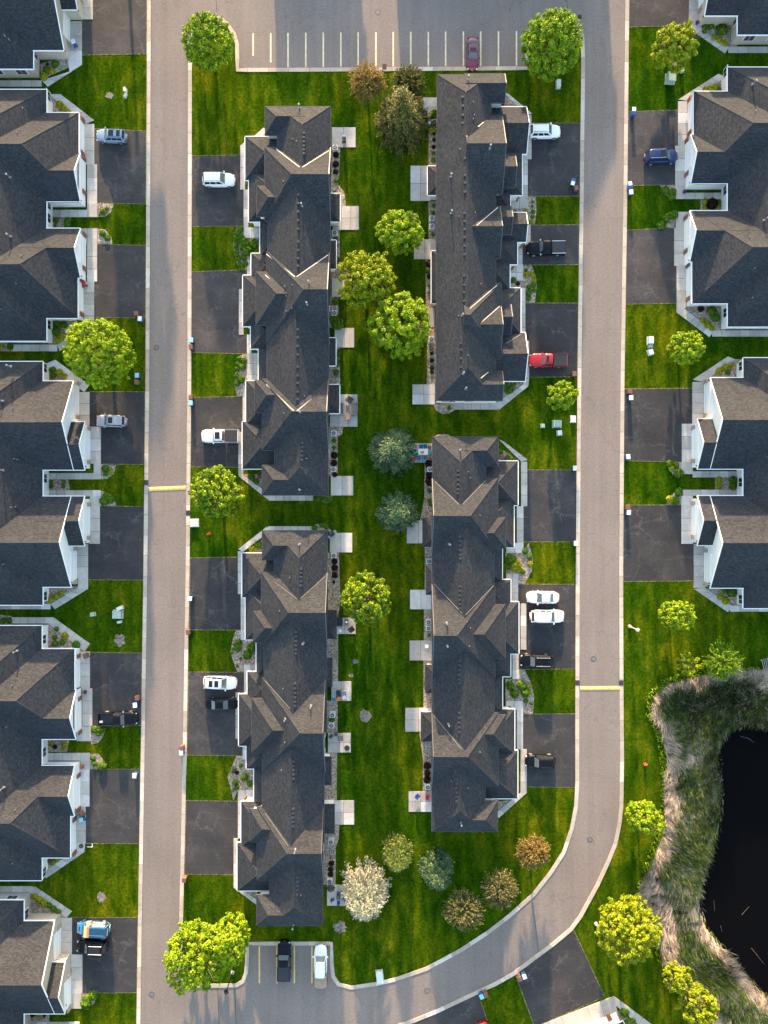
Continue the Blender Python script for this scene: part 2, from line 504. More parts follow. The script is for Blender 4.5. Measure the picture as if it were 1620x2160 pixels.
def mat_water():
    m, nt, b, out = newmat('pond_water')
    p = geo_pos(nt)
    b.inputs['Base Color'].default_value = (0.003, 0.003, 0.0035, 1)
    b.inputs['Roughness'].default_value = 0.12
    b.inputs['IOR'].default_value = 1.33
    b.inputs['Specular IOR Level'].default_value = 0.03
    bump(nt, b, noise(nt, p, 1.6, 3, 0.6), 0.08, 0.05)
    return m
M['water'] = mat_water()
def sheet(name, pts, z, mat, parent=None, kind='structure', label=None):
    mb = MB(); mb.face([(x, y, z) for x, y in pts])
    o = mb.build(name, mat, parent)
    if kind: tag(o, label, kind=kind)
    return o
wx0, wy0 = P(1440, 2250); wx1, wy1 = P(1960, 1500)
sheet('pond_water', [(wx0, wy0), (wx1, wy0), (wx1, wy1), (wx0, wy1)], -0.62, M['water'])

KL = [(314.5, -260), (314.5, 0), (313, 400), (311, 800), (309, 1000), (307, 1200), (301, 1600), (294.5, 2000), (290, 2300)]
KR = [(1326, -260), (1323, 0), (1319, 400), (1313, 800), (1310, 1200), (1311, 1500), (1312, 1600), (1310.5, 1700), (1307, 1735), (1298, 1780), (1284, 1815),
      (1260, 1867), (1224, 1933), (1204, 1960), (1166, 1992), (1125, 2022), (1083, 2054), (1045, 2075), (1006, 2093), (917, 2135), (875, 2152), (800, 2178), (700, 2200), (560, 2215)]
KC = [(401, 150), (400.5, 400), (399.5, 800), (396, 1200), (389.5, 1600), (385.5, 1800), (381, 1990), (379.5, 2055), (384, 2072), (398, 2079), (464, 2079), (499, 2078), (512, 2070), (519, 2052), (521, 2030),
      (521.5, 1990), (699, 1990), (700, 2035), (703, 2060), (714, 2076), (741, 2083), (795, 2075), (833, 2066), (900, 2043), (972, 2004), (1030, 1966), (1074, 1932), (1125, 1887), (1162, 1840), (1189, 1798),
      (1206, 1748), (1215, 1700), (1217.5, 1650), (1217.5, 1500), (1218.5, 1200), (1222, 800), (1227, 400), (1230, 130), (1228, 75), (1214, 42), (1190, 28), (1160, 26), (1134, 38), (1116, 66), (1112, 100), (1112, 144),
      (800, 146.5), (501, 148), (500, 92), (494, 72), (478, 50), (455, 34), (428, 34), (410, 52), (402, 90)]
road = sheet('road', [P(*q) for q in KL] + [P(560, 2300)] + [P(*q) for q in reversed(KR)], 0.004, M['asphalt'])
lawn = sheet('lawn', [P(*q) for q in KC], 0.012, M['grass'])

def strip_pieces(pts, width, seg, z0, z1, gap, parent, name, mat, closed=False, skip=()):
    """cut a polyline band into separate cast pieces with open joints"""
    pts = [Vector(p) for p in pts]
    if closed: pts = pts + [pts[0]]
    # resample finely
    L = [0.0]
    for a, b_ in zip(pts, pts[1:]): L.append(L[-1] + (b_ - a).length)
    def at(s):
        s = max(0, min(L[-1], s))
        for i in range(len(pts) - 1):
            if s <= L[i + 1] + 1e-9:
                t = (s - L[i]) / max(1e-9, L[i + 1] - L[i]); return pts[i].lerp(pts[i + 1], t)
        return pts[-1]
    n = max(1, round(L[-1] / seg)); st = L[-1] / n
    for k in range(n):
        s0, s1 = k * st + gap / 2, (k + 1) * st - gap / 2
        ss = [s0] + [l for l in L if s0 + 0.05 < l < s1 - 0.05] + [s1]
        left, right = [], []
        for s in ss:
            d = (at(s + 0.25) - at(s - 0.25)); d.normalize(); nrm = Vector((-d.y, d.x)); p = at(s)
            left.append(p + nrm * width / 2); right.append(p - nrm * width / 2)
        mb = MB(); mb.prism([tuple(v) for v in right] + [tuple(v) for v in reversed(left)], z0, z1)
        mb.build(name, mat, parent)

def band(name, pts, width, z, mat, closed=False):
    pts = [Vector(p) for p in pts]; mb = MB(); n = len(pts)
    L, Rr = [], []
    for i in range(n):
        a = pts[(i - 1) % n] if (closed or i > 0) else pts[i]; b_ = pts[(i + 1) % n] if (closed or i < n - 1) else pts[i]
        d = (b_ - a).normalized(); nn = Vector((-d.y, d.x)); L.append(pts[i] + nn * width / 2); Rr.append(pts[i] - nn * width / 2)
    for i in range(n if closed else n - 1):
        j = (i + 1) % n
        mb.face([(*Rr[i], z), (*Rr[j], z), (*L[j], z), (*L[i], z)])
    o = mb.build(name, mat); tag(o, kind='structure'); return o

for pts, closed in ((KL, False), (KR, False), (KC, True)):
    W = [P(*q) for q in pts]
    kb = band('kerb', W, 0.55, 0.016, M['joint'], closed)
    strip_pieces(W, 0.57, 3.1, 0.0, 0.075, 0.045, kb, 'kerb_segment', M['kerb'], closed)

DRIVES = [
 [(175, -40), (309, -40), (308, 113), (173, 115), (173, 41), (196, 41), (196, 0)],
 [(199.5, 272), (307, 277), (306.5, 430), (205, 427), (205, 347), (199.5, 347)],
 [(205, 516), (307, 518), (306, 670), (199, 669), (199, 594), (205, 594)],
 [(189, 827), (305, 827), (304.5, 979), (213, 978), (213, 900), (189, 900)],
 [(211, 1068), (303, 1069), (302, 1223), (186, 1222), (186, 1147), (211, 1147)],
 [(190, 1377), (299, 1378), (297, 1530), (194, 1531), (194, 1452), (190, 1452)],
 [(189, 1623), (296, 1623), (293, 1779), (180, 1778), (181, 1701), (189, 1701)],
 [(151, 1936), (290, 1936), (288, 2093), (174, 2094), (175, 2013), (151, 2013)],
 [(406, 329), (507, 328), (507, 400), (514, 401), (514, 476), (405, 477)],
 [(405, 574), (521, 570), (521, 610), (505, 610), (505, 706), (521, 706), (521, 745), (404, 743)],
 [(404, 839), (512, 837), (512, 911), (503, 911), (503, 985), (403, 984)],
 [(402, 1177), (502, 1176), (502, 1253), (509, 1253), (508, 1328), (401, 1328)],
 [(399, 1418), (515, 1419), (515, 1460), (497, 1460), (497, 1558), (512, 1558), (512, 1593), (396, 1592)],
 [(393.5, 1689), (502, 1691), (502, 1767), (493, 1767), (492, 1844), (390, 1843)],
 [(1120, 261), (1224, 260), (1222, 413), (1113, 413), (1113, 336), (1120, 336)],
 [(1119, 476), (1221, 475), (1220, 557), (1102, 558), (1102, 517), (1119, 517)],
 [(1108, 640), (1219, 640), (1217, 794), (1116, 795), (1116, 719), (1108, 719)],
 [(1112, 992), (1216, 992), (1215, 1142), (1104, 1142), (1104, 1068), (1112, 1068)],
 [(1093, 1233), (1214, 1233), (1213, 1410), (1094, 1411), (1094, 1370), (1110, 1370), (1110, 1275), (1093, 1275)],
 [(1103, 1507), (1213, 1506), (1213, 1660), (1111, 1659), (1111, 1580), (1103, 1580)],
 [(1328, -40), (1453, -40), (1453, 53), (1327, 56)],
 [(1324, 236), (1430, 233), (1430, 308), (1424, 308), (1424, 389), (1323, 391)],
 [(1322, 486), (1422, 481), (1422, 561), (1427, 561), (1427, 639), (1320, 641)],
 [(1317, 821), (1460, 820), (1460, 894), (1438, 894), (1438, 974), (1316, 971)],
 [(1315, 1066), (1437, 1066), (1437, 1147), (1463, 1147), (1463, 1224), (1315, 1226)],
 [(1088, 2055), (1130, 2025), (1210, 1963), (1274, 2102), (1215, 2128), (1128, 2165)],
 [(860, 2162), (920, 2138), (1008, 2097), (1040, 2190), (900, 2230)],
]
for d in DRIVES:
    sheet('driveway', [P(*q) for q in d], 0.020, M['drive'])
    band('lawn_edge', [P(*q) for q in d], 0.34, 0.0178, M['straw'], True)

# walks, aprons and patios: quads cut into poured slabs
def slabs(name, quads, parent=None, mat='conc'):
    """quads: (corner a, b, c, d, n_ab, n_ad): slabs laid in a grid, joints left open"""
    base = MB()
    for q in quads:
        base.face([(*P(*c), 0.024 + rng.random() * 0.003) for c in q[:4]])
    root = base.build(name, M['joint'], parent); tag(root, kind='structure')
    for q in quads:
        A, B, C, D = [Vector(P(*c)) for c in q[:4]]; nu, nv = q[4], q[5]
        gu = 0.025 / max(0.3, (B - A).length / nu); gv_ = 0.025 / max(0.3, (D - A).length / nv)
        for i in range(nu):
            for j in range(nv):
                u0, u1 = (i + (gu if i > 0 else 0)) / nu, (i + 1 - (gu if i < nu - 1 else 0)) / nu
                v0, v1 = (j + (gv_ if j > 0 else 0)) / nv, (j + 1 - (gv_ if j < nv - 1 else 0)) / nv
                f = lambda u, v: tuple((A.lerp(B, u)).lerp(D.lerp(C, u), v))
                mb = MB(); mb.prism([f(u0, v1), f(u1, v1), f(u1, v0), f(u0, v0)], 0.0, 0.070 + rng.random() * 0.008)
                mb.build('concrete_slab', M[mat], root)
    return root

def rect(x0, y0, x1, y1, nu=1, nv=1):
    return ((x0, y0), (x1, y0), (x1, y1), (x0, y1), nu, nv)

WALKS = [
 [rect(174, -30, 196, 41, 1, 3), rect(140, 45, 173, 108, 1, 2), ((140, 108), (173, 108), (173, 137), (147, 152), 1, 1), ((147, 152), (173, 137), (101, 183), (88, 170), 1, 4), rect(-20, 170, 88, 183, 5, 1)],
 [((103, 199), (128, 199), (199, 254), (180, 262), 1, 6), rect(177, 262, 199, 347, 1, 3), rect(184, 347, 205, 430, 1, 3), rect(184, 430, 205, 458, 1, 1), rect(108, 443, 184, 458, 4, 1)],
 [rect(165, 482, 205, 515, 2, 1), rect(184, 515, 205, 594, 1, 3), rect(174, 594, 199, 690, 1, 4), ((175, 690), (199, 690), (126, 741), (121, 727), 1, 4), rect(28, 727, 121, 741, 5, 1)],
 [((91, 770), (117, 759), (189, 812), (178, 827), 1, 6), rect(167, 827, 189, 900, 1, 3), rect(190, 900, 213, 978, 1, 3), rect(198, 978, 213, 998, 1, 1), rect(100, 998, 213, 1011, 6, 1)],
 [rect(100, 1034, 213, 1047, 6, 1), rect(190, 1047, 213, 1067, 1, 1), rect(188, 1067, 211, 1147, 1, 3), rect(163, 1147, 186, 1220, 1, 3), ((165, 1220), (186, 1220), (186, 1242), (165, 1240), 1, 1), ((165, 1240), (186, 1242), (116, 1285), (107, 1274), 1, 4), rect(-20, 1274, 107, 1285, 6, 1)],
 [rect(25, 1302, 113, 1315, 5, 1), ((102, 1315), (113, 1302), (190, 1358), (179, 1374), 1, 5), rect(168, 1374, 190, 1452, 1, 3), rect(174, 1452, 195, 1531, 1, 3), rect(162, 1532, 192, 1563, 1, 1)],
 [rect(95, 1588, 190, 1604, 5, 1), rect(170, 1604, 190, 1623, 1, 1), rect(168, 1623, 189, 1701, 1, 3), rect(157, 1701, 181, 1778, 1, 3), ((158, 1778), (180, 1778), (178, 1797), (160, 1793), 1, 1), ((160, 1793), (178, 1797), (98, 1852), (84, 1843), 1, 5)],
 [rect(-20, 1869, 70, 1882, 4, 1), ((62, 1882), (73, 1869), (152, 1922), (140, 1936), 1, 6), rect(128, 1936, 152, 2013, 1, 3), rect(150, 2013, 174, 2094, 1, 3), rect(137, 2094, 172, 2127, 2, 1), rect(55, 2155, 168, 2172, 5, 1)],
 [rect(1453, -30, 1476, 50, 1, 3), ((1453, 50), (1476, 50), (1485, 68), (1470, 72), 1, 1), ((1485, 66), (1538, 100), (1529, 113), (1470, 72), 4, 1), rect(1536, 99, 1640, 112, 5, 1)],
 [((1431, 210), (1515, 156), (1530, 163), (1456, 214), 6, 1), rect(1430, 214, 1455, 308, 1, 4), rect(1424, 308, 1447, 389, 1, 3), rect(1424, 389, 1446, 420, 1, 1), rect(1446, 407, 1524, 420, 4, 1)],
 [rect(1425, 447, 1455, 481, 1, 1), rect(1422, 481, 1446, 561, 1, 3), rect(1427, 561, 1452, 640, 1, 3), ((1427, 640), (1450, 640), (1442, 655), (1427, 659), 1, 1), ((1442, 650), (1506, 698), (1496, 711), (1427, 659), 5, 1), rect(1502, 697, 1640, 710, 7, 1)],
 [((1461, 801), (1535, 752), (1550, 758), (1484, 806), 5, 1), rect(1460, 806, 1487, 894, 1, 4), rect(1438, 894, 1461, 974, 1, 3), rect(1437, 974, 1461, 1000, 1, 1), rect(1461, 994, 1556, 1007, 5, 1)],
 [rect(1440, 1033, 1556, 1046, 6, 1), rect(1437, 1046, 1461, 1066, 1, 1), rect(1437, 1066, 1462, 1147, 1, 3), rect(1463, 1147, 1488, 1240, 1, 4), ((1463, 1242), (1487, 1240), (1546, 1279), (1535, 1291), 1, 5), rect(1540, 1278, 1640, 1290, 5, 1)],
 [((1128, 2166), (1294, 2101), (1304, 2140), (1146, 2206), 6, 1), ((1295, 2101), (1385, 2168), (1372, 2182), (1297, 2119), 6, 1)],
 [((529, 293), (556, 270), (566, 276), (540, 300), 2, 1), ((508, 307), (518, 298), (518, 306), (508, 312), 1, 1), rect(507, 307, 517, 400, 1, 4), rect(514, 400, 524, 480, 1, 4), rect(515, 480, 546, 502, 2, 1)],
 [rect(521, 548, 530, 610, 1, 3), rect(504, 610, 514, 706, 1, 4), rect(521, 706, 530, 745, 1, 2), rect(521, 745, 546, 812, 2, 3)],
 [rect(512, 812, 521, 911, 1, 4), rect(503, 911, 513, 1003, 1, 4), ((503, 1004), (512, 1001), (569, 1042), (567, 1055), 1, 5), rect(567, 1043, 660, 1056, 6, 1)],
 [rect(565, 1110, 660, 1121, 6, 1), ((503, 1158), (563, 1111), (569, 1121), (512, 1164), 4, 1), rect(502, 1163, 511, 1253, 1, 4), rect(508, 1253, 519, 1350, 1, 4), rect(515, 1402, 542, 1418, 2, 1)],
 [rect(515, 1418, 523, 1462, 1, 2), rect(497, 1460, 506, 1558, 1, 4), rect(512, 1558, 521, 1602, 1, 2), rect(502, 1666, 536, 1690, 2, 1)],
 [rect(502, 1690, 510, 1768, 1, 3), rect(493, 1768, 502, 1872, 1, 4), ((493, 1872), (503, 1872), (544, 1898), (541, 1908), 1, 4)],
 [((1062, 196), (1072, 198), (1122, 240), (1110, 243), 1, 5), rect(1110, 243, 1121, 336, 1, 4), rect(1100, 325, 1113, 413, 1, 4), rect(1078, 413, 1113, 440, 2, 1)],
 [rect(1107, 474, 1119, 517, 1, 2), rect(1089, 517, 1102, 558, 1, 2), rect(1075, 558, 1103, 592, 2, 2), rect(1097, 608, 1108, 719, 1, 4), rect(1106, 719, 1116, 798, 1, 3), ((1103, 800), (1116, 798), (1114, 815), (1104, 812), 1, 1), ((1104, 810), (1114, 815), (1053, 864), (1045, 853), 1, 5), rect(958, 848, 1050, 864, 5, 1)],
 [((1052, 927), (1062, 931), (1113, 970), (1100, 974), 1, 5), rect(1099, 974, 1112, 1068, 1, 4), rect(1090, 1068, 1104, 1145, 1, 3), rect(1068, 1145, 1104, 1166, 2, 1)],
 [rect(1068, 1210, 1093, 1226, 2, 1), rect(1080, 1226, 1093, 1275, 1, 2), rect(1098, 1273, 1110, 1370, 1, 4), rect(1081, 1370, 1094, 1432, 1, 3), rect(1067, 1478, 1103, 1496, 2, 1)],
 [rect(1090, 1496, 1103, 1580, 1, 3), rect(1098, 1580, 1111, 1672, 1, 4), ((1098, 1672), (1111, 1672), (1052, 1725), (1044, 1716), 1, 5)],
]
for w in WALKS:
    slabs('walkway', w)

PATIOS = [
 (700, 269, 750, 311, 2, 1), (702, 435, 757, 485, 3, 2), (700, 588, 742, 626, 2, 1), (706, 692, 747, 733, 2, 1), (696, 832, 754, 900, 3, 3), (698, 1004, 745, 1045, 2, 1),
 (696, 1124, 743, 1165, 2, 1), (702, 1303, 750, 1337, 2, 2), (699, 1437, 741, 1478, 2, 1), (692, 1546, 740, 1587, 2, 2), (702, 1688, 747, 1739, 2, 2), (690, 1866, 736, 1910, 2, 1),
 (892, 206, 924, 248, 1, 2), (866, 350, 908, 424, 2, 2), (873, 505, 919, 547, 2, 1), (899, 650, 918, 690, 1, 1), (870, 811, 918, 853, 2, 2), (868, 935, 914, 976, 2, 1), (858, 1098, 908, 1146, 2, 1),
 (865, 1244, 911, 1285, 2, 1), (864, 1351, 911, 1393, 2, 1), (855, 1493, 910, 1543, 2, 2), (862, 1669, 911, 1712, 2, 2)]
for x0, y0, x1, y1, nu, nv in PATIOS:
    slabs('patio', [rect(x0, y0, x1, y1, nu, nv)])

BEDS = [
 [(84, 135), (140, 118), (150, 140), (88, 168)], [(100, 205), (128, 205), (175, 250), (166, 262), (100, 240)], [(100, 456), (150, 458), (146, 480), (100, 481)], [(205, 428), (240, 430), (234, 448), (222, 457), (205, 458)],
 [(205, 482), (222, 484), (235, 500), (237, 516), (205, 516)], [(100, 672), (176, 672), (176, 692), (125, 724), (102, 726)], [(90, 775), (110, 772), (172, 815), (160, 826), (90, 806)], [(0, 724), (28, 724), (28, 741), (0, 741)],
 [(90, 1011), (144, 1011), (148, 1034), (90, 1034)], [(213, 979), (245, 981), (240, 1000), (226, 1010), (213, 1011)], [(213, 1035), (232, 1042), (244, 1060), (245, 1067), (213, 1067)], [(82, 1238), (165, 1236), (165, 1241), (106, 1273), (82, 1274)],
 [(90, 1316), (102, 1316), (176, 1372), (165, 1376), (90, 1366)], [(192, 1532), (224, 1536), (216, 1556), (206, 1568), (192, 1570)], [(82, 1560), (146, 1562), (142, 1586), (82, 1586)], [(190, 1590), (208, 1590), (222, 1608), (224, 1622), (190, 1622)],
 [(78, 1806), (160, 1794), (160, 1798), (86, 1842), (78, 1842)], [(0, 1296), (25, 1300), (25, 1316), (0, 1316)], [(52, 1884), (62, 1884), (136, 1934), (128, 1944), (52, 1932)], [(172, 2094), (205, 2096), (200, 2115), (188, 2124), (172, 2127)], [(45, 2130), (104, 2132), (104, 2156), (45, 2156)],
 [(1475, 40), (1556, 40), (1556, 98), (1538, 98), (1486, 66)], [(1480, 180), (1530, 162), (1536, 190), (1464, 200)], [(1477, 418), (1526, 420), (1526, 446), (1477, 444)], [(1393, 391), (1424, 391), (1424, 420), (1412, 418), (1398, 408)], [(1392, 478), (1400, 462), (1425, 447), (1422, 481)],
 [(1452, 640), (1530, 640), (1530, 697), (1508, 697), (1444, 650)], [(1484, 808), (1550, 758), (1566, 758), (1566, 798), (1490, 808)], [(1508, 1007), (1556, 1007), (1556, 1033), (1508, 1033)], [(1405, 973), (1437, 974), (1440, 1006), (1422, 1004), (1410, 990)], [(1404, 1065), (1412, 1048), (1428, 1034), (1440, 1034), (1437, 1066)],
 [(1488, 1240), (1566, 1240), (1566, 1278), (1546, 1278)], [(1287, 2120), (1372, 2182), (1290, 2200)],
 [(547, 292), (566, 278), (566, 298), (548, 298)], [(545, 502), (546, 548), (521, 550), (521, 570), (506, 570), (498, 552), (492, 520), (494, 494), (500, 480), (515, 480), (515, 502)], [(521, 745), (521, 812), (512, 838), (500, 836), (494, 810), (498, 780), (506, 750)],
 [(512, 1000), (556, 1000), (556, 1030)], [(541, 1350), (541, 1402), (515, 1402), (515, 1418), (500, 1418), (492, 1395), (486, 1375), (492, 1345), (498, 1328), (519, 1328), (519, 1350)], [(521, 1602), (538, 1602), (538, 1668), (502, 1668), (492, 1688), (486, 1660), (480, 1638), (490, 1615), (499, 1593), (512, 1593)],
 [(512, 1878), (542, 1878), (542, 1895)], [(535, 1160), (556, 1135), (556, 1165), (520, 1166)],
 [(1064, 200), (1108, 238), (1064, 240)], [(1078, 440), (1113, 413), (1130, 415), (1132, 440), (1128, 474), (1119, 474), (1110, 450), (1078, 452)], [(1075, 592), (1103, 592), (1103, 558), (1122, 560), (1130, 585), (1132, 605), (1128, 638), (1108, 638), (1100, 608), (1075, 606)],
 [(1050, 808), (1104, 808), (1050, 850)], [(1054, 945), (1095, 972), (1054, 976)], [(1066, 1166), (1104, 1166), (1115, 1145), (1125, 1180), (1122, 1205), (1106, 1232), (1093, 1232), (1093, 1210), (1068, 1210)], [(1066, 1432), (1094, 1432), (1094, 1411), (1106, 1411), (1120, 1440), (1127, 1470), (1124, 1506), (1103, 1506), (1103, 1478), (1066, 1478)],
 [(1050, 1690), (1076, 1688), (1052, 1712)],
 # rear foundation strips
 [(695, 311), (718, 311), (714, 390), (726, 404), (730, 435), (695, 435)], [(695, 485), (716, 485), (718, 588), (695, 588)], [(695, 626), (714, 626), (714, 692), (695, 692)], [(693, 733), (716, 733), (718, 832), (693, 832)], [(693, 900), (724, 900), (722, 915), (712, 922), (712, 1004), (693, 1004)],
 [(666, 1048), (702, 1045), (700, 1056), (688, 1064), (670, 1058)], [(655, 1118), (664, 1106), (684, 1104), (700, 1120), (698, 1124), (690, 1118)], [(690, 1165), (715, 1165), (718, 1260), (714, 1303), (690, 1303)], [(688, 1337), (713, 1337), (713, 1437), (688, 1437)], [(686, 1478), (712, 1478), (712, 1546), (686, 1546)], [(684, 1587), (711, 1587), (710, 1688), (684, 1688)], [(682, 1739), (716, 1739), (714, 1770), (708, 1790), (708, 1866), (682, 1866)],
 [(904, 248), (922, 248), (922, 350), (904, 350)], [(904, 424), (922, 424), (922, 505), (904, 505)], [(898, 547), (920, 547), (920, 650), (898, 650)], [(902, 690), (920, 690), (920, 811), (900, 811)], [(913, 853), (960, 850), (960, 864), (948, 872), (935, 874), (920, 866)], [(915, 922), (924, 916), (945, 916), (955, 924), (914, 940)], [(896, 976), (915, 976), (915, 1098), (886, 1098), (895, 1050)], [(896, 1146), (913, 1146), (913, 1244), (896, 1244)], [(894, 1285), (912, 1285), (912, 1351), (894, 1351)], [(893, 1393), (912, 1393), (912, 1493), (893, 1493)], [(884, 1543), (911, 1543), (911, 1669), (892, 1669), (892, 1600)],
]
for bpts in BEDS:
    sheet('planting_bed', [P(*q) for q in bpts], 0.0165, M['gravel'])

def blob(cx, cy, rx, ry, n=18, jag=0.3):
    return [P(cx + rx * math.cos(t) * (1 + jag * (rng.random() - .5)), cy + ry * math.sin(t) * (1 + jag * (rng.random() - .5))) for t in [-2 * math.pi * i / n for i in range(n)]]
for cx, cy, rx, ry in [(231, 201, 9, 7), (253, 1350, 12, 13), (214, 1893, 9, 11), (717, 1956, 14, 12), (770, 1509, 13, 13), (1421, 140, 8, 10), (740, 1425, 5, 4), (750, 1395, 7, 5)]:
    sheet('bare_soil', blob(cx, cy, rx, ry, 20, 0.55), 0.0155, M['dirt'])

# painted bay lines, speed-bump paint, gratings, manholes
for i, x in enumerate([534, 571, 607.5, 645, 682, 719, 755.5, 793, 829.5, 866.5, 903.5, 940, 977.5, 1014, 1051.5, 1089.5]):
    mb = MB(); y0 = 70 - i * 0.3; y1 = (118 if i == 0 else 132 if i == 1 else 142) - i * 0.25
    a, b_ = P(x - 1.5, y0), P(x + 1.5, y1)
    mb.face([(a[0], b_[1], 0.009), (b_[0], b_[1], 0.009), (b_[0], a[1], 0.009), (a[0], a[1], 0.009)]); mb.build('bay_line', M['linepaint'], road)
for x in (547, 584, 621, 658):
    mb = MB(); a, b_ = P(x - 1.4, 1996), P(x + 1.4, 2074)
    mb.face([(a[0], b_[1], 0.009), (b_[0], b_[1], 0.009), (b_[0], a[1], 0.009), (a[0], a[1], 0.009)]); mb.build('bay_line', M['bumppaint'], road)
for (xa, ya), (xb, yb), lab in (((314, 1032), (392, 1029), 'yellow painted hump across the left street'), ((1224, 1452), (1307, 1451.5), 'yellow painted hump across the right street')):
    A = Vector((*P(xa, ya), 0)); B = Vector((*P(xb, yb), 0)); mb = MB()
    n = Vector((0, 1, 0)); prof = [(-0.30, 0.006), (-0.22, 0.05), (0, 0.075), (0.22, 0.05), (0.30, 0.006)]
    for (o0, z0), (o1, z1) in zip(prof, prof[1:]):
        mb.face([tuple(A + n * o0 + Vector((0, 0, z0))), tuple(B + n * o0 + Vector((0, 0, z0))), tuple(B + n * o1 + Vector((0, 0, z1))), tuple(A + n * o1 + Vector((0, 0, z1)))])
    tag(mb.build('speed_hump', M['bumppaint'], smooth=True), lab, 'speed hump')
def grate(px, py, lab):
    t = thing('storm_drain', lab, 'drain', (*P(px, py), 0.075), 0, 'kerb inlets of the two streets')
    mb = MB(); mb.box((0, 0, 0.012), (0.62, 0.75, 0.03)); mb.build('frame', M['rust'], t)
    for k in range(6):
        mb = MB(); mb.box((0, -0.28 + k * 0.112, 0.034), (0.5, 0.06, 0.02)); mb.build('bar', M['iron'], t)
for q in [(308.5, 1018, 'rusty storm drain in the left kerb just above the left yellow hump'), (397, 1082, 'rusty storm drain in the kerb below the big tree, right of the left street'), (1310, 1440, 'rusty storm drain in the outer kerb above the right yellow hump'), (1218, 1440, 'rusty storm drain in the inner kerb above the right yellow hump'), (811, 141, 'rusty storm drain at the foot of the top parking bays')]:
    grate(*q)
def manhole(px, py, lab):
    t = thing('manhole_cover', lab, 'manhole', (*P(px, py), 0.004), 0, 'manholes in the street')
    mb = MB(); mb.tube((0, 0, 0), (0, 0, 0.012), 0.42, 0.42, 20); mb.build('ring', M['ventdark'], t)
    mb = MB(); mb.tube((0, 0, 0), (0, 0, 0.018), 0.33, 0.33, 20); mb.build('lid', M['lid'], t)
for q in [(330, 733, 'manhole in the left street, upper part'), (320, 2098, 'manhole in the left street by the bottom edge'), (1252, 1390, 'manhole in the right street above the yellow hump'), (1244, 1771, 'manhole in the bend of the right street'), (901, 2090, 'manhole in the bottom street'), (797, 26, 'small pale cover out in the top parking lot')]:
    manhole(*q)
# sealed crack lines across the asphalt
for a, b_ in [((455, -20), (457, 26)), ((1192, -20), (1199, 25)), ((459, 2082), (463, 2180)), ((495, 2080), (499, 2180)), ((1124, 1905), (1136, 2010))]:
    mb = MB(); A = Vector(P(*a)); B = Vector(P(*b_)); d = (B - A).normalized(); nn = Vector((-d.y, d.x)) * 0.045
    mb.face([(*(A + nn), 0.0085), (*(A - nn), 0.0085), (*(B - nn), 0.0085), (*(B + nn), 0.0085)]); mb.build('crack_seal', M['ventdark'], road)
# ------------------------------------------------------------------ townhouse rows
PITCH = 0.6
def wing(X0, Y0, X1, Y1, he, axis='y', a='h', b='h', run=1.0, low=False, pitch=PITCH, wall=True, gut=True):
    """X0<X1, Y0<Y1 eave rectangle in metres; axis of the ridge; a/b: end at low/high coordinate, h hip, g gable, n buried in another roof"""
    return dict(X0=min(X0, X1), X1=max(X0, X1), Y0=min(Y0, Y1), Y1=max(Y0, Y1), he=he, axis=axis, a=a, b=b, run=run, low=low, pitch=pitch, wall=wall, gut=gut)

def wing_px(x0, y0, x1, y1, he, axis='y', a='h', b='h', **kw):
    ax, ay = P(x0, y0, he); bx, by = P(x1, y1, he)
    return wing(min(ax, bx), min(ay, by), max(ax, bx), max(ay, by), he, axis, a, b, **kw)

def wing_h(w, x, y):
    if not (w['X0'] <= x <= w['X1'] and w['Y0'] <= y <= w['Y1']): return -1
    if w['axis'] == 'x': half = (w['Y1'] - w['Y0']) / 2; d = half - abs(y - (w['Y0'] + w['Y1']) / 2); e0, e1 = x - w['X0'], w['X1'] - x
    else: half = (w['X1'] - w['X0']) / 2; d = half - abs(x - (w['X0'] + w['X1']) / 2); e0, e1 = y - w['Y0'], w['Y1'] - y
    if w['a'] == 'h': d = min(d, e0 / w['run'])
    if w['b'] == 'h': d = min(d, e1 / w['run'])
    return w['he'] + w['pitch'] * d

def roof_h(ws, x, y): return max([wing_h(w, x, y) for w in ws] + [0])
def on_roof(ws, px, py):
    h = 5.0
    for _ in range(12):
        x, y = P(px, py, h); n = roof_h(ws, x, y)
        if n <= 0: n = 5.0
        h = 0.5 * h + 0.5 * n
    x, y = P(px, py, h)
    return x, y, max(h, roof_h(ws, x, y))

def uvp(pts):
    a, b_, c = Vector(pts[0]), Vector(pts[1]), Vector(pts[2])
    n = (b_ - a).cross(c - a).normalized()
    if n.z < 0: n = -n
    u = Vector((0, 0, 1)).cross(n)
    u = Vector((1, 0, 0)) if u.length < 1e-4 else u.normalized()
    v = n.cross(u)
    return [(Vector(p).dot(u), Vector(p).dot(v)) for p in pts]

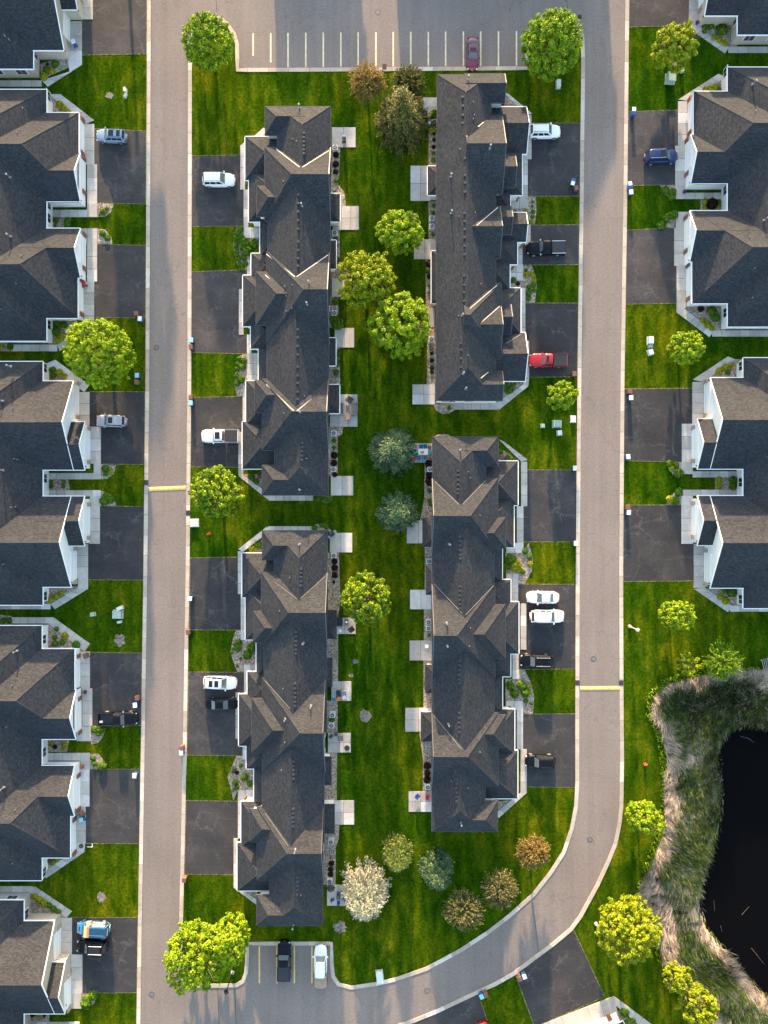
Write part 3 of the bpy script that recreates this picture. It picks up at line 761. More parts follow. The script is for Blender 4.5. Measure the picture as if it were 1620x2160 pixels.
def build_wing(w, root, O, idx, siding):
    X0, X1, Y0, Y1, he, p = w['X0'] - O[0], w['X1'] - O[0], w['Y0'] - O[1], w['Y1'] - O[1], w['he'] + 0.005 * idx, w['pitch']
    ax = w['axis'] == 'x'
    # work in (s along ridge, t across), then map
    S0_, S1_, T0, T1 = (X0, X1, Y0, Y1) if ax else (Y0, Y1, X0, X1)
    mp = (lambda s, t, z: (s, t, z)) if ax else (lambda s, t, z: (t, s, z))
    half = (T1 - T0) / 2; tm = (T0 + T1) / 2; hr = he + p * half; r = half * w['run']
    ra = S0_ + (r if w['a'] == 'h' else 0); rb = S1_ - (r if w['b'] == 'h' else 0)
    if rb < ra + 0.02: m_ = (ra + rb) / 2; ra, rb = m_ - 0.01, m_ + 0.01
    TH = 0.16
    slopes = [[mp(S0_, T1, he), mp(S1_, T1, he), mp(rb, tm, hr), mp(ra, tm, hr)], [mp(S1_, T0, he), mp(S0_, T0, he), mp(ra, tm, hr), mp(rb, tm, hr)]]
    if w['a'] == 'h': slopes.append([mp(S0_, T0, he), mp(S0_, T1, he), mp(ra, tm, hr)])
    if w['b'] == 'h': slopes.append([mp(S1_, T1, he), mp(S1_, T0, he), mp(rb, tm, hr)])
    mb = MB()
    for s in slopes:
        mb.face(s, uvp(s)); mb.face([(q[0], q[1], q[2] - TH) for q in reversed(s)], None)
    roof = mb.build('roof', M['shingle'], root)
    # ridge and hip caps: a thin raised course of cap shingles
    cb = MB()
    lines = [(mp(ra, tm, hr), mp(rb, tm, hr))]
    if w['a'] == 'h': lines += [(mp(S0_, T0, he), mp(ra, tm, hr)), (mp(S0_, T1, he), mp(ra, tm, hr))]
    if w['b'] == 'h': lines += [(mp(S1_, T0, he), mp(rb, tm, hr)), (mp(S1_, T1, he), mp(rb, tm, hr))]
    for A, B in lines:
        A = Vector(A); B = Vector(B)
        if (B - A).length < 0.4: continue
        d = (B - A).normalized(); sd = d.cross(Vector((0, 0, 1))).normalized() * 0.13; up = Vector((0, 0, 0.035)); dn = Vector((0, 0, -0.05))
        q1 = [tuple(A + sd + dn), tuple(B + sd + dn), tuple(B + up), tuple(A + up)]; q2 = [tuple(A + up), tuple(B + up), tuple(B - sd + dn), tuple(A - sd + dn)]
        cb.face(q1, [(0, 0), ((B - A).length, 0), ((B - A).length, .17), (0, .17)]); cb.face(q2, [(0, .17), ((B - A).length, .17), ((B - A).length, .34), (0, .34)])
    cb.build('ridge_cap', M['shingle'], roof)
    # fascia, rakes, gutters
    g = 0.11 if w['gut'] else 0.035
    def eave(s0, t0, s1, t1, out):
        A = Vector(mp(s0, t0, 0)); B = Vector(mp(s1, t1, 0)); o = Vector(mp(out[0], out[1], 0)); L = (B - A).length
        c = (A + B) / 2 + o * (g / 2 + 0.002); ang = math.atan2((B - A).y, (B - A).x)
        fb = MB(); fb.box((c.x, c.y, he - 0.08), (L + 0.02, g, 0.17), ang); fb.build('gutter' if w['gut'] else 'fascia_board', M['trim'] if w['gut'] else M['drip'], roof)
    eave(S0_, T1, S1_, T1, (0, 1)); eave(S0_, T0, S1_, T0, (0, -1))
    for e, s, sg in (('a', S0_, -1), ('b', S1_, 1)):
        if w[e] == 'h': eave(s, T0, s, T1, (sg, 0))
        elif w[e] == 'g':
            for t in (T0, T1):
                A = Vector(mp(s, t, he)); B = Vector(mp(s, tm, hr)); o = Vector(mp(sg * 0.05, 0, 0))
                fb = MB(); dn = Vector((0, 0, -0.2)); up = Vector((0, 0, 0.012))
                fb.face([tuple(A + o + dn), tuple(B + o + dn), tuple(B + o + up), tuple(A + o + up)])
                fb.face([tuple(A + o + up), tuple(B + o + up), tuple(B + up - o), tuple(A + up - o)]); fb.build('rake_board', M['trim'] if w['gut'] else M['drip'], roof)
    if not w['wall']: return roof
    ins = 0.34 + 0.004 * (idx % 12)
    s0, s1, t0, t1 = S0_ + ins, S1_ - ins, T0 + ins, T1 - ins
    hw = he + p * ins - TH
    mb = MB()
    def quad(a_, b_):
        mb.face([mp(*a_, 0.0), mp(*b_, 0.0), mp(*b_, hw), mp(*a_, hw)])
    quad((s0, t0), (s1, t0)); quad((s1, t1), (s0, t1))
    for e, s in (('a', s0), ('b', s1)):
        if w[e] == 'h': quad((s, t0), (s, t1))
        else: mb.face([mp(s, t0, 0), mp(s, t1, 0), mp(s, t1, hw), mp(s, tm, hr - TH), mp(s, t0, hw)])
    mb.build('wall', siding, root)
    return roof

def row(name, label, group, ws, siding, O):
    root = thing(name, label, 'townhouses', (O[0], O[1], 0), 0, group)
    for i, w in enumerate(ws): build_wing(w, root, O, i, siding)
    root['_w'] = 0; del root['_w']
    return root

def garage_door(root, O, x, yc, side, width=4.7, pier='brick'):
    """door in a wall whose outer face is at x; side +1 faces east, -1 faces west"""
    mb = MB(); mb.box((x + side * 0.03 - O[0], yc - O[1], 1.1), (0.08, width, 2.15)); d = mb.build('garage_door', M['door'], root)
    for k in range(3):
        mb = MB(); mb.box((x + side * 0.075 - O[0], yc - O[1], 0.58 + k * 0.53), (0.012, width - 0.1, 0.03)); mb.build('panel_joint', M['steel'], d)
    mb = MB()
    mb.box((x + side * 0.05 - O[0], yc - O[1], 2.25), (0.11, width + 0.3, 0.14))
    mb.build('door_trim', M['trim'], d)
    if pier:
        for s in (-1, 1):
            mb = MB(); mb.box((x + side * 0.09 - O[0], yc + s * (width / 2 + 0.42) - O[1], 0.62), (0.2, 0.55, 1.24)); mb.build(pier + '_pier', M[pier], root)

def window(root, O, x, y, z, w, h, normal):
    """normal: 'e','w','n','s'"""
    f = MB(); gl = MB(); x -= O[0]; y -= O[1]
    sx, sy = {'e': (1, 0), 'w': (-1, 0), 'n': (0, 1), 's': (0, -1)}[normal]
    if sx: f.box((x + sx * 0.02, y, z), (0.07, w + 0.2, h + 0.2))
    else: f.box((x, y + sy * 0.02, z), (w + 0.2, 0.07, h + 0.2))
    fr = f.build('window', M['trim'], root)
    for s in (-1, 1):
        gl = MB()
        if sx: gl.box((x + sx * 0.06, y + s * w / 4, z), (0.02, w / 2 - 0.06, h))
        else: gl.box((x + s * w / 4, y + sy * 0.06, z), (w / 2 - 0.06, 0.02, h))
        gl.build('pane', M['glass'], fr)

def vents(root, O, ws, pts):
    for px, py in pts:
        x, y, z = on_roof(ws, px, py)
        mb = MB(); mb.box((x - O[0], y - O[1], z + 0.06), (0.36, 0.34, 0.2), 0, 0, (0.85, 0.85)); mb.build('roof_vent', M['ventdark'], root)
def pipes(root, O, ws, pts, tall=False):
    for px, py in pts:
        x, y, z = on_roof(ws, px, py); x -= O[0]; y -= O[1]
        h = 1.0 if tall else 0.42; r = 0.08 if tall else 0.06
        mb = MB(); mb.tube((x, y, z - 0.3), (x, y, z + h), r, r, 8)
        if tall: mb.tube((x, y, z + h), (x, y, z + h + 0.12), 0.13, 0.13, 10); mb.tube((x, y, z - 0.1), (x, y, z + 0.12), 0.2, 0.13, 10)
        mb.build('flue' if tall else 'vent_pipe', M['pipe'], root)
def flash(root, O, ws, lines, wd=0.16, mat='trim'):
    """metal valley flashing between two photo points lying on the roof"""
    for a, b_ in lines:
        A = Vector(on_roof(ws, *a)); B = Vector(on_roof(ws, *b_)); A.z += 0.03; B.z += 0.03
        A -= Vector((O[0], O[1], 0)); B -= Vector((O[0], O[1], 0))
        sd = (B - A).cross(Vector((0, 0, 1))).normalized() * wd / 2; up = Vector((0, 0, 0.05))
        mb = MB(); mb.face([tuple(A + sd + up), tuple(B + sd + up), tuple(B - sd + up), tuple(A - sd + up)])
        mb.build('valley_flashing', M[mat], root)

HE, HL = 4.8, 2.75
# (x0,y0,x1,y1,he,axis,west end,east end / south,north, run, low) in photo pixels of the lower left-centre row
DESIGN_A = [
 (578, 1119, 691, 1300, HE, 'y', 'n', 'h', 1, 0), (553, 1119, 640, 1181, HE, 'x', 'h', 'n', .85, 0), (551, 1207, 690, 1365, HE, 'x', 'h', 'g', .8, 0), (534, 1289, 604, 1355, HE, 'x', 'h', 'n', .85, 0),
 (557, 1286, 689, 1545, HE, 'y', 'n', 'n', 1, 0), (553, 1430, 686, 1628, HE, 'x', 'h', 'g', .87, 0), (531, 1473, 640, 1588, HE, 'x', 'h', 'n', .86, 0), (553, 1530, 684, 1777, HE, 'y', 'n', 'n', 1, 0),
 (542, 1702, 682, 1856, HE, 'x', 'h', 'g', .9, 0), (527, 1706, 592, 1775, HE, 'x', 'h', 'n', .85, 0), (568, 1777, 681, 1952, HE, 'y', 'h', 'n', 1, 0), (541, 1887, 624, 1952, HE, 'x', 'h', 'n', .85, 0),
 (511, 1167, 612, 1260, HL, 'x', 'h', 'n', 1, 1), (518, 1238, 612, 1349, HL, 'x', 'h', 'n', 1, 1), (541, 1345, 600, 1425, HL, 'x', 'h', 'n', 1, 1), (522, 1417, 600, 1482, HL, 'x', 'h', 'n', 1, 1),
 (504, 1464, 605, 1573, HL, 'x', 'h', 'n', 1, 1), (520, 1552, 600, 1621, HL, 'x', 'h', 'n', 1, 1), (536, 1615, 600, 1695, HL, 'x', 'h', 'n', 1, 1), (509, 1690, 600, 1785, HL, 'x', 'h', 'n', 1, 1), (501, 1777, 605, 1878, HL, 'x', 'h', 'n', 1, 1),
 (660, 1287, 710, 1347, 2.5, 'x', 'n', 'h', 1, 2), (660, 1387, 701, 1448, 2.5, 'x', 'n', 'h', 1, 2), (655, 1596, 699, 1655, 2.5, 'x', 'n', 'h', 1, 2), (655, 1696, 706, 1757, 2.5, 'x', 'n', 'h', 1, 2),
]
def design_a(tx, mirror=False, white_porch=False):
    ws = []
    for x0, y0, x1, y1, he, ax, a, b_, run, low in DESIGN_A:
        ax0, ay0 = P(x0, y0, he); ax1, ay1 = P(x1, y1, he)
        t = (-2.65 - (ay0 + ay1) / 2) / 56.5
        x_0, yy0 = tx(ax0, ay0, t); x_1, yy1 = tx(ax1, ay1, t)
        if mirror and ax == 'x': a, b_ = b_, a
        pit = PITCH if low != 2 else 0.35
        ws.append(wing(min(x_0, x_1), min(yy0, yy1), max(x_0, x_1), max(yy0, yy1), he, ax, a, b_, run=run, low=bool(low), gut=(low == 1 or (low == 2 and white_porch)), pitch=pit))
    return ws
G_ROW = 'townhouse rows along the two streets'
def dress_a(root, O, ws, side):
    for i, yw in ((12, 0), (13, 0), (15, 0), (16, 0), (19, 0), (20, 0)):
        w = ws[i]; x = (w['X0'] + .385) if side < 0 else (w['X1'] - .385)
        garage_door(root, O, x, (w['Y0'] + w['Y1']) / 2, side, min(4.7, w['Y1'] - w['Y0'] - 1.9), 'brick')
    for i in (2, 5, 8):
        w = ws[i]; x = (w['X1'] - .34) if side < 0 else (w['X0'] + .34); yc = (w['Y0'] + w['Y1']) / 2
        for dy in (-3.6, 0, 3.6):
            for z in (1.3, 3.9): window(root, O, x, yc + dy, z, 1.6, 1.3, 'e' if side < 0 else 'w')
    for i in (0, 4, 7, 10):
        w = ws[i]; x = (w['X1'] - .33) if side < 0 else (w['X0'] + .33); yc = (w['Y0'] + w['Y1']) / 2
        for dy in (-3.2, 3.2): window(root, O, x, yc + dy, 3.9, 1.5, 1.2, 'e' if side < 0 else 'w')

wsB2 = design_a(lambda x, y, t: (x, y)); O = P(620, 1535)
B2 = row('townhouse_row', 'long dark townhouse row along the lower left street, ending above the bottom parking bays', G_ROW, wsB2, M['white_siding'], O)
vents(B2, O, wsB2, [(635, y) for y in (1200, 1208, 1217, 1226, 1235)] + [(624, y) for y in (1333, 1342, 1352, 1361, 1370, 1378)] + [(622, y) for y in (1442, 1452, 1461, 1471, 1480, 1489)] + [(619, y) for y in (1606, 1615, 1624, 1633, 1642)] + [(618, y) for y in (1706, 1715, 1724, 1733, 1742)] + [(627, y) for y in (1850, 1859, 1868, 1877, 1886)])
pipes(B2, O, wsB2, [(611, 1218), (590, 1288), (597, 1452), (601, 1565), (594, 1623), (635, 1886)])
pipes(B2, O, wsB2, [(632, 1148), (640, 1356), (602, 1516), (656, 1489), (623, 1792), (619, 1951)], True)
flash(B2, O, wsB2, [((580, 1228), (626, 1263)), ((634, 1262), (686, 1216)), ((560, 1436), (612, 1495)), ((560, 1715), (608, 1784))], 0.08, 'straw_metal')
dress_a(B2, O, wsB2, -1)

wsB1 = design_a(lambda x, y, t: (x + 0.4 + 0.4 * t, (y + 2.65) * 0.985 + 58.1), white_porch=True); O = P(615, 640)
B1 = row('townhouse_row', 'long dark townhouse row along the upper left street, starting below the top parking bays', G_ROW, wsB1, M['white_siding'], O)
vents(B1, O, wsB1, [(641, y) for y in (281, 290, 299, 308, 316, 324)] + [(629, y) for y in (411, 429, 447, 465, 483, 510, 528, 545, 561)] + [(628, y) for y in (695, 712, 730, 748, 774, 792)] + [(628, y) for y in (808, 826, 842, 858)] + [(637, y) for y in (934, 943, 952, 961, 970)])
pipes(B1, O, wsB1, [(617, 295), (626, 300), (598, 384), (617, 602), (601, 605), (604, 657), (616, 651), (599, 872), (643, 836), (647, 967)])
pipes(B1, O, wsB1, [(632, 228), (637, 435), (652, 597), (648, 642), (633, 869), (633, 1033)], True)
flash(B1, O, wsB1, [((583, 315), (632, 353)), ((638, 353), (694, 318)), ((562, 536), (622, 584)), ((626, 584), (692, 538)), ((560, 580), (604, 625)), ((562, 811), (620, 867)), ((626, 867), (692, 815))], 0.12, 'cream_metal')
dress_a(B1, O, wsB1, -1)

wsB4 = design_a(lambda x, y, t: (-x - 1.05 - 0.99 * t, y + 13.45), True); O = P(980, 1335)
B4 = row('townhouse_row', 'long dark townhouse row along the lower right street, ending above the twiggy olive trees', G_ROW, wsB4, M['white_siding'], O)
vents(B4, O, wsB4, [(966, y) for y in (993, 1002, 1012, 1022, 1032, 1040)] + [(971, y) for y in (1132, 1141, 1151, 1160, 1170, 1178)] + [(970, y) for y in (1237, 1246, 1256, 1265, 1274, 1283)] + [(969, y) for y in (1394, 1403, 1413, 1423, 1433, 1441)] + [(969, y) for y in (1504, 1514, 1524, 1534, 1544)] + [(963, y) for y in (1643, 1653, 1662, 1671, 1680, 1690)])
pipes(B4, O, wsB4, [(988, 995), (992, 1008), (985, 1311), (992, 1324), (990, 1362), (1012, 1087), (1012, 1585), (987, 1660), (952, 1646)])
pipes(B4, O, wsB4, [(970, 950), (948, 1148), (942, 1314), (943, 1361), (946, 1527), (972, 1735)], True)
flash(B4, O, wsB4, [((918, 1016), (968, 1064)), ((976, 1064), (1024, 1014)), ((916, 1232), (974, 1293)), ((982, 1297), (1040, 1236)), ((914, 1508), (974, 1580))], 0.08, 'straw_metal')
dress_a(B4, O, wsB4, 1)

wsB3 = [
 wing_px(922, 157, 1036, 300, HE, 'y', 'n', 'h', gut=False), wing_px(980, 155, 1065, 217, HE, 'x', 'n', 'g', gut=False), wing_px(979, 245, 1060, 409, HE, 'x', 'n', 'g', gut=False), wing_px(920, 280, 1046, 845, HE, 'y', 'h', 'n', gut=False),
 wing_px(975, 435, 1055, 545, HE, 'x', 'n', 'g', gut=False), wing_px(1000, 435, 1079, 495, HE - .9, 'x', 'n', 'g', gut=False), wing_px(975, 597, 1058, 757, HE, 'x', 'n', 'h', gut=False, run=.9), wing_px(985, 645, 1057, 738, HE + .35, 'x', 'n', 'g', gut=False),
 wing_px(1020, 326, 1087, 396, HE - .9, 'x', 'n', 'g', gut=False), wing_px(1020, 642, 1078, 705, HE - .9, 'x', 'n', 'g', gut=False), wing_px(980, 783, 1060, 845.5, HE, 'x', 'n', 'g', gut=False),
 wing_px(1030, 226, 1111, 325, HL, 'x', 'n', 'g', low=True), wing_px(1020, 318, 1101, 412, HL, 'x', 'n', 'h', low=True), wing_px(1020, 400, 1076, 442, HL, 'x', 'n', 'h', low=True), wing_px(1020, 449, 1110, 511, HL, 'x', 'n', 'g', low=True),
 wing_px(1010, 500, 1091, 558, HL, 'x', 'n', 'h', low=True), wing_px(1010, 548, 1075, 612, HL, 'x', 'n', 'h', low=True), wing_px(1010, 608, 1098, 705, HL, 'x', 'n', 'h', low=True), wing_px(1000, 702, 1108, 804, HL, 'x', 'n', 'g', low=True),
 wing_px(902, 351, 960, 412, 2.5, 'x', 'h', 'n', low=True, pitch=.35), wing_px(910, 530, 960, 640, 2.5, 'x', 'h', 'n', low=True, pitch=.35)]
O = P(985, 500)
B3 = row('townhouse_row', 'long dark townhouse row along the upper right street, with square gabled bays facing the street', G_ROW, wsB3, M['white_siding'], O)
vents(B3, O, wsB3, [(976, y) for y in (205, 224, 243, 260)] + [(981, y) for y in (334, 370, 386, 405)] + [(980, y) for y in (450, 467, 484, 501, 519, 537)] + [(979, y) for y in (582, 601, 617, 635)] + [(972, y) for y in (724, 738, 756, 774)])
pipes(B3, O, wsB3, [(998, 217), (1000, 245), (998, 253), (970, 316), (1002, 450), (968, 458), (1014, 600), (967, 667), (987, 750)])
pipes(B3, O, wsB3, [(987, 168), (951, 373), (1033, 313), (952, 450), (975, 666), (977, 788), (982, 820)], True)
flash(B3, O, wsB3, [((984, 288), (1020, 258)), ((1005, 476), (1050, 438)), ((991, 651), (1048, 602)), ((1006, 688), (1054, 646)), ((1068, 725), (1098, 706)), ((1014, 798), (1030, 785))], 0.10, 'cream_metal')
for i in (11, 12, 14, 15, 17, 18):
    w = wsB3[i]; garage_door(B3, O, w['X1'] - .37, (w['Y0'] + w['Y1']) / 2, 1, min(4.7, w['Y1'] - w['Y0'] - 1.6))
window(B3, O, *P(950, 853), 3.4, 0.9, 0.9, 's')
for x in (935, 985): window(B3, O, *P(x, 852.5), 3.6, 1.2, 1.2, 's')

H1 = 2.8
def design_c(side, xM, xa, xb, xc, xd, Nm, aN, bN, bS, cN, cS, dS, Sm):
    """two hipped double garages, each with a gable bay nearest the shared entry court"""
    far = lambda x, d: x - side * d
    e = lambda a, b_: (a, b_) if side > 0 else (b_, a)
    def wx(x, d, y0, y1, k, **kw):
        a, b_ = e('n', k)
        return wing_px(far(x, d), y0, x, y1, H1, 'x', a, b_, **kw)
    return [wing_px(far(xM, 200), Nm, xM, Sm, H1, 'y', 'h', 'h'), wx(xa, 250, aN, bS, 'h'), wx(xb, 130, bN, bS, 'g'), wx(xc, 130, cN, cS, 'g'), wx(xd, 250, cN, dS, 'h')]
def design_d(side, xM, xa, xb, xc, xd, Nm, aN, bN, bS, cN, cS, dS, Sm):
    far = lambda x, d: x - side * d
    e = lambda a, b_: (a, b_) if side > 0 else (b_, a)
    def wx(x, d, y0, y1, k, **kw):
        a, b_ = e('n', k)
        return wing_px(far(x, d), y0, x, y1, H1, 'x', a, b_, **kw)
    return [wing_px(far(xM, 200), Nm, xM, Sm, H1, 'y', 'h', 'h'), wx(xa, 240, aN, bS, 'g'), wx(xb, 90, bN, bS, 'g'), wx(xc, 90, cN, cS, 'g'), wx(xd, 240, cN, dS, 'g')]
def court_row(label, side, siding, pier, ws, doors, vp, tp, wins):
    w0 = ws[0]; O = ((w0['X0'] + w0['X1']) / 2, (w0['Y0'] + w0['Y1']) / 2)
    root = row('townhouse_row', label, G_ROW, ws, siding, O)
    for i, yc in doors:
        w = ws[i]; x = (w['X1'] - .36) if side > 0 else (w['X0'] + .36)
        garage_door(root, O, x, P(0, yc)[1], side, 4.2, pier)
    pipes(root, O, ws, vp); pipes(root, O, ws, tp, True)
    # entry doors and windows in the court and on the outer walls
    x = (w0['X1'] - .33) if side > 0 else (w0['X0'] + .33)
    for y in wins: window(root, O, x, P(0, y)[1], 1.5, 1.3, 1.2, 'e' if side > 0 else 'w')
    for dx in (2.0, 5.6):
        for yy, nn in ((w0['Y1'] - .33, 'n'), (w0['Y0'] + .33, 's')):
            window(root, O, x - side * dx, yy, 1.55, 1.5, 1.1, nn)
    for i in (1, 2, 3, 4):   # a wall lamp on every garage gable
        w = ws[i]; xx = (w['X1'] - .3) if side > 0 else (w['X0'] + .3)
        mb = MB(); mb.box((xx - O[0], (w['Y0'] + 0.55) - O[1], 1.8), (0.14, 0.14, 0.3)); mb.build('wall_lamp', M['black'], root)
    return root
wsL0 = design_d(1, 70, 140, 163, 163, 135, -370, -330, -245, -145, -85, 20, 106, 145)
court_row('tan-walled row cut off by the top left corner of the photo', 1, M['tan_siding'], 'stone', wsL0, [(3, -32), (4, 62)], [(12, 78), (21, 86)], [], [127])
wsL1 = design_c(1, 98, 166, 169, 169.5, 164, 189, 238, 323, 425, 482, 586, 671, 719)
court_row('white-walled row on the far left between the tan corner row and the tall yellow-green tree', 1, M['white_siding'], 'brick', wsL1, [(1, 293), (2, 374), (3, 534), (4, 630)], [(50, 230), (38, 281), (47, 540), (36, 599), (2, 652)], [(22, 499), (22, 773), (21, 374)], [214, 440, 468, 690])
wsL2 = design_d(1, 90, 155, 179, 178.5, 150, 763, 804, 890, 991, 1047, 1151, 1238, 1276)
court_row('cream-gabled row on the far left beside the silver wagon and the left yellow hump', 1, M['white_siding'], 'stone', wsL2, [(1, 846), (2, 940), (3, 1099), (4, 1192)], [(28, 862), (32, 968), (39, 970), (35, 1069), (25, 1070), (8, 1190)], [(5, 846), (6, 992)], [780, 1010, 1255])
wsL3 = design_c(1, 88, 157, 160, 157, 148, 1320, 1369, 1455, 1559, 1615, 1721, 1809, 1857)
court_row('white-walled row on the far left behind the open-bed black pickup', 1, M['white_siding'], 'brick', wsL3, [(1, 1417), (2, 1506), (3, 1668), (4, 1760)], [(27, 1445), (15, 1533), (33, 1707), (28, 1819)], [(36, 1373), (8, 1661)], [1345, 1580, 1830])
wsL4 = design_d(1, 50, 115, 137, 137, 110, 1899, 1943, 2030, 2138, 2195, 2300, 2390, 2430)
court_row('row with tan walls in the bottom left corner behind the blue wrapped van', 1, M['tan_siding'], 'stone', wsL4, [(1, 1985), (2, 2086)], [], [], [1917])
wsR1 = design_d(-1, 1556, 1487, 1462, 1462, 1486, -440, -400, -315, -215, -160, -55, 33, 73)
court_row('tan-walled row cut off by the top right corner of the photo', -1, M['tan_siding'], 'stone', wsR1, [(3, -105), (4, -10)], [], [], [55])
wsR2 = design_c(-1, 1535, 1463, 1457, 1455, 1460, 142, 193, 284, 387, 445, 552, 640, 689)
court_row('white-walled row on the far right beside the navy minivan', -1, M['white_siding'], 'brick', wsR2, [(1, 250), (2, 336), (3, 498), (4, 598)], [(1592, 236), (1579, 501), (1590, 567), (1585, 629)], [(1588, 178), (1612, 465)], [165, 410, 665])
wsR3 = design_d(-1, 1568, 1498, 1471, 1471, 1498, 755, 797, 884, 989, 1046, 1150, 1240, 1283)
court_row('cream-gabled row on the far right between the small round tree and the pond lawn', -1, M['white_siding'], 'stone', wsR3, [(1, 842), (2, 938), (3, 1097), (4, 1196)], [(1619, 964)], [], [776, 1018, 1262])
# the corner house of the bottom right drive stands turned to its curving street
cx, cy = P(1298, 2194)
BR = thing('townhouse_row', 'corner house at the bottom edge beside the curved drive, only its garage front in view', 'townhouses', (cx, cy, 0), R(25), G_ROW)
_w = wing(-8.5, -9.0, 2.2, 4.2, H1, 'x', 'n', 'h'); _w2 = wing(-8.0, -9.0, 3.6, 0.2, H1, 'x', 'n', 'h')
for i_, w_ in enumerate((_w, _w2)): build_wing(w_, BR, (0, 0), i_, M['white_siding'])
mb = MB(); mb.box((-2.4, 3.9, 1.1), (4.6, 0.08, 2.15)); mb.build('garage_door', M['door'], BR)
for s in (-5.4, 0.6):
    mb = MB(); mb.box((s, 3.95, .62), (.6, .2, 1.24)); mb.build('brick_pier', M['brick'], BR)
# two rows across the parking lot, beyond the picture's top edge; they shade the lot
for i_, (x0, x1, lab) in enumerate(((556, 752, 'townhouse row across the top parking lot, beyond the left half of the picture edge'), (826, 1300, 'townhouse row across the top parking lot, beyond the right half of the picture edge'))):
    w_ = wing_px(x0, -330, x1, -190, 4.2 + 1.2 * i_, 'x', 'h', 'h', pitch=.5); O = ((w_['X0'] + w_['X1']) / 2, (w_['Y0'] + w_['Y1']) / 2)
    row('townhouse_row', lab, G_ROW, [w_], M['white_siding'], O)
# ------------------------------------------------------------------ trees, shrubs, reeds
nr = np.random.RandomState(11)
def mesh_np(name, verts, faces_n, mat, tint, quads=True):
    me = bpy.data.meshes.new(name)
    nv = len(verts); k = 4 if quads else 3; nf = nv // k
    me.vertices.add(nv); me.vertices.foreach_set('co', np.asarray(verts, np.float32).ravel())
    me.loops.add(nv); me.loops.foreach_set('vertex_index', np.arange(nv, dtype=np.int32))
    me.polygons.add(nf); me.polygons.foreach_set('loop_start', np.arange(0, nv, k, dtype=np.int32)); me.polygons.foreach_set('loop_total', np.full(nf, k, np.int32))
    at = me.attributes.new('tint', 'FLOAT', 'FACE'); at.data.foreach_set('value', np.asarray(tint, np.float32))
    me.materials.append(mat); me.update(); me.validate()
    return me

def rand_dirs(n):
    v = nr.normal(size=(n, 3)); return v / np.linalg.norm(v, axis=1)[:, None]

def leaf_quads(c, nrm, size, aspect=0.6, along=None):
    """diamond leaves at points c facing nrm"""
    n = len(c)
    r = rand_dirs(n) if along is None else along
    u = r - (r * nrm).sum(1)[:, None] * nrm; u /= np.linalg.norm(u, axis=1)[:, None] + 1e-9
    v = np.cross(nrm, u)
    s = size[:, None] if hasattr(size, '__len__') else size
    return np.stack([c - u * s, c + v * s * aspect - u * s * 0.1, c + u * s, c - v * s * aspect - u * s * 0.1], 1).reshape(-1, 3)

def lump(v, seed, amp, f=2.2):
    """cheap smooth noise on directions"""
    r = np.random.RandomState(seed); o = np.zeros(len(v))
    for k in range(5):
        d = r.normal(size=3) * f * (1 + .6 * k); o += np.sin(v @ d + r.uniform(0, 6.28)) / (1 + .5 * k)
    return 1 + amp * o / 2.2

def crown_broad(seed, r, hz, nclump=110, per=72, leaf=0.128, cr=0.75, amp=0.16, tuft=1.0):
    """leafy crown: clumps of leaves spread over an uneven shell plus a sparse inside"""
    global nr; nr = np.random.RandomState(seed)
    d = rand_dirs(nclump * 2); d = d[d[:, 2] > -0.7][:nclump]
    rad = lump(d, seed, amp) * np.where(nr.rand(len(d)) < 0.72, nr.uniform(.80, 1.0, len(d)), nr.uniform(.35, .8, len(d)))
    cen = d * rad[:, None] * np.array([r, r, hz])
    V = []; T = []
    ctint = nr.rand(len(d))
    for c, t, dd in zip(cen, ctint, d):
        k = int(per * nr.uniform(.6, 1.3)); rr = cr * .66 * nr.uniform(.6, 1.25)
        q = rand_dirs(k) * (nr.rand(k) ** 0.45)[:, None] * rr * np.array([1, 1, .75])
        p = c + q
        nn = q / (np.linalg.norm(q, axis=1)[:, None] + 1e-6) + rand_dirs(k) * 1.15 + np.array([0, 0, .45]) + dd * .3
        nn /= np.linalg.norm(nn, axis=1)[:, None]
        V.append(leaf_quads(p, nn, leaf * nr.uniform(.65, 1.35, k), .62)); T.append(np.clip(.25 + .5 * t * tuft + nr.normal(0, .24, k) + .1, 0, 1))
    return np.concatenate(V), np.concatenate(T)

def crown_spruce(seed, r, h, levels=13, leaf=0.2):
    """tiers of drooping boughs carrying needle tufts, a cone seen from above"""
    global nr; nr = np.random.RandomState(seed)
    V = []; T = []
    for l in range(levels):
        f = l / (levels - 1); z = h * (0.06 + .94 * f); rl = r * (1 - f ** 1.5) ** .9 + .12
        nb = max(5, int(15 * (1 - f) + 5)); a0 = nr.rand() * 6.28
        for b_ in range(nb):
            a = a0 + 6.283 * b_ / nb + nr.normal(0, .12); L = rl * nr.uniform(.74, 1.10); bt = nr.rand()
            m = max(3, int(L / .23))
            for i in range(m):
                s = (i + 1) / m; x = L * s; zz = z - .32 * L * s * s + .14 * L * max(0, s - .75)
                k = 9; w = .34 * (1 - .35 * s) + .10
                base = np.array([math.cos(a) * x, math.sin(a) * x, zz])
                q = nr.normal(0, 1, (k, 3)) * np.array([w, w, .12]) * .6
                al = np.array([math.cos(a), math.sin(a), .12]) + nr.normal(0, .55, (k, 3)); al /= np.linalg.norm(al, axis=1)[:, None]
                nn = rand_dirs(k) * .6 + np.array([0, 0, 1.0]); nn /= np.linalg.norm(nn, axis=1)[:, None]
                V.append(leaf_quads(base + q, nn, leaf * nr.uniform(.7, 1.3, k), .36, al)); T.append(np.clip(.05 + .55 * bt + .3 * s + nr.normal(0, .17, k), 0, 1))
    return np.concatenate(V), np.concatenate(T)

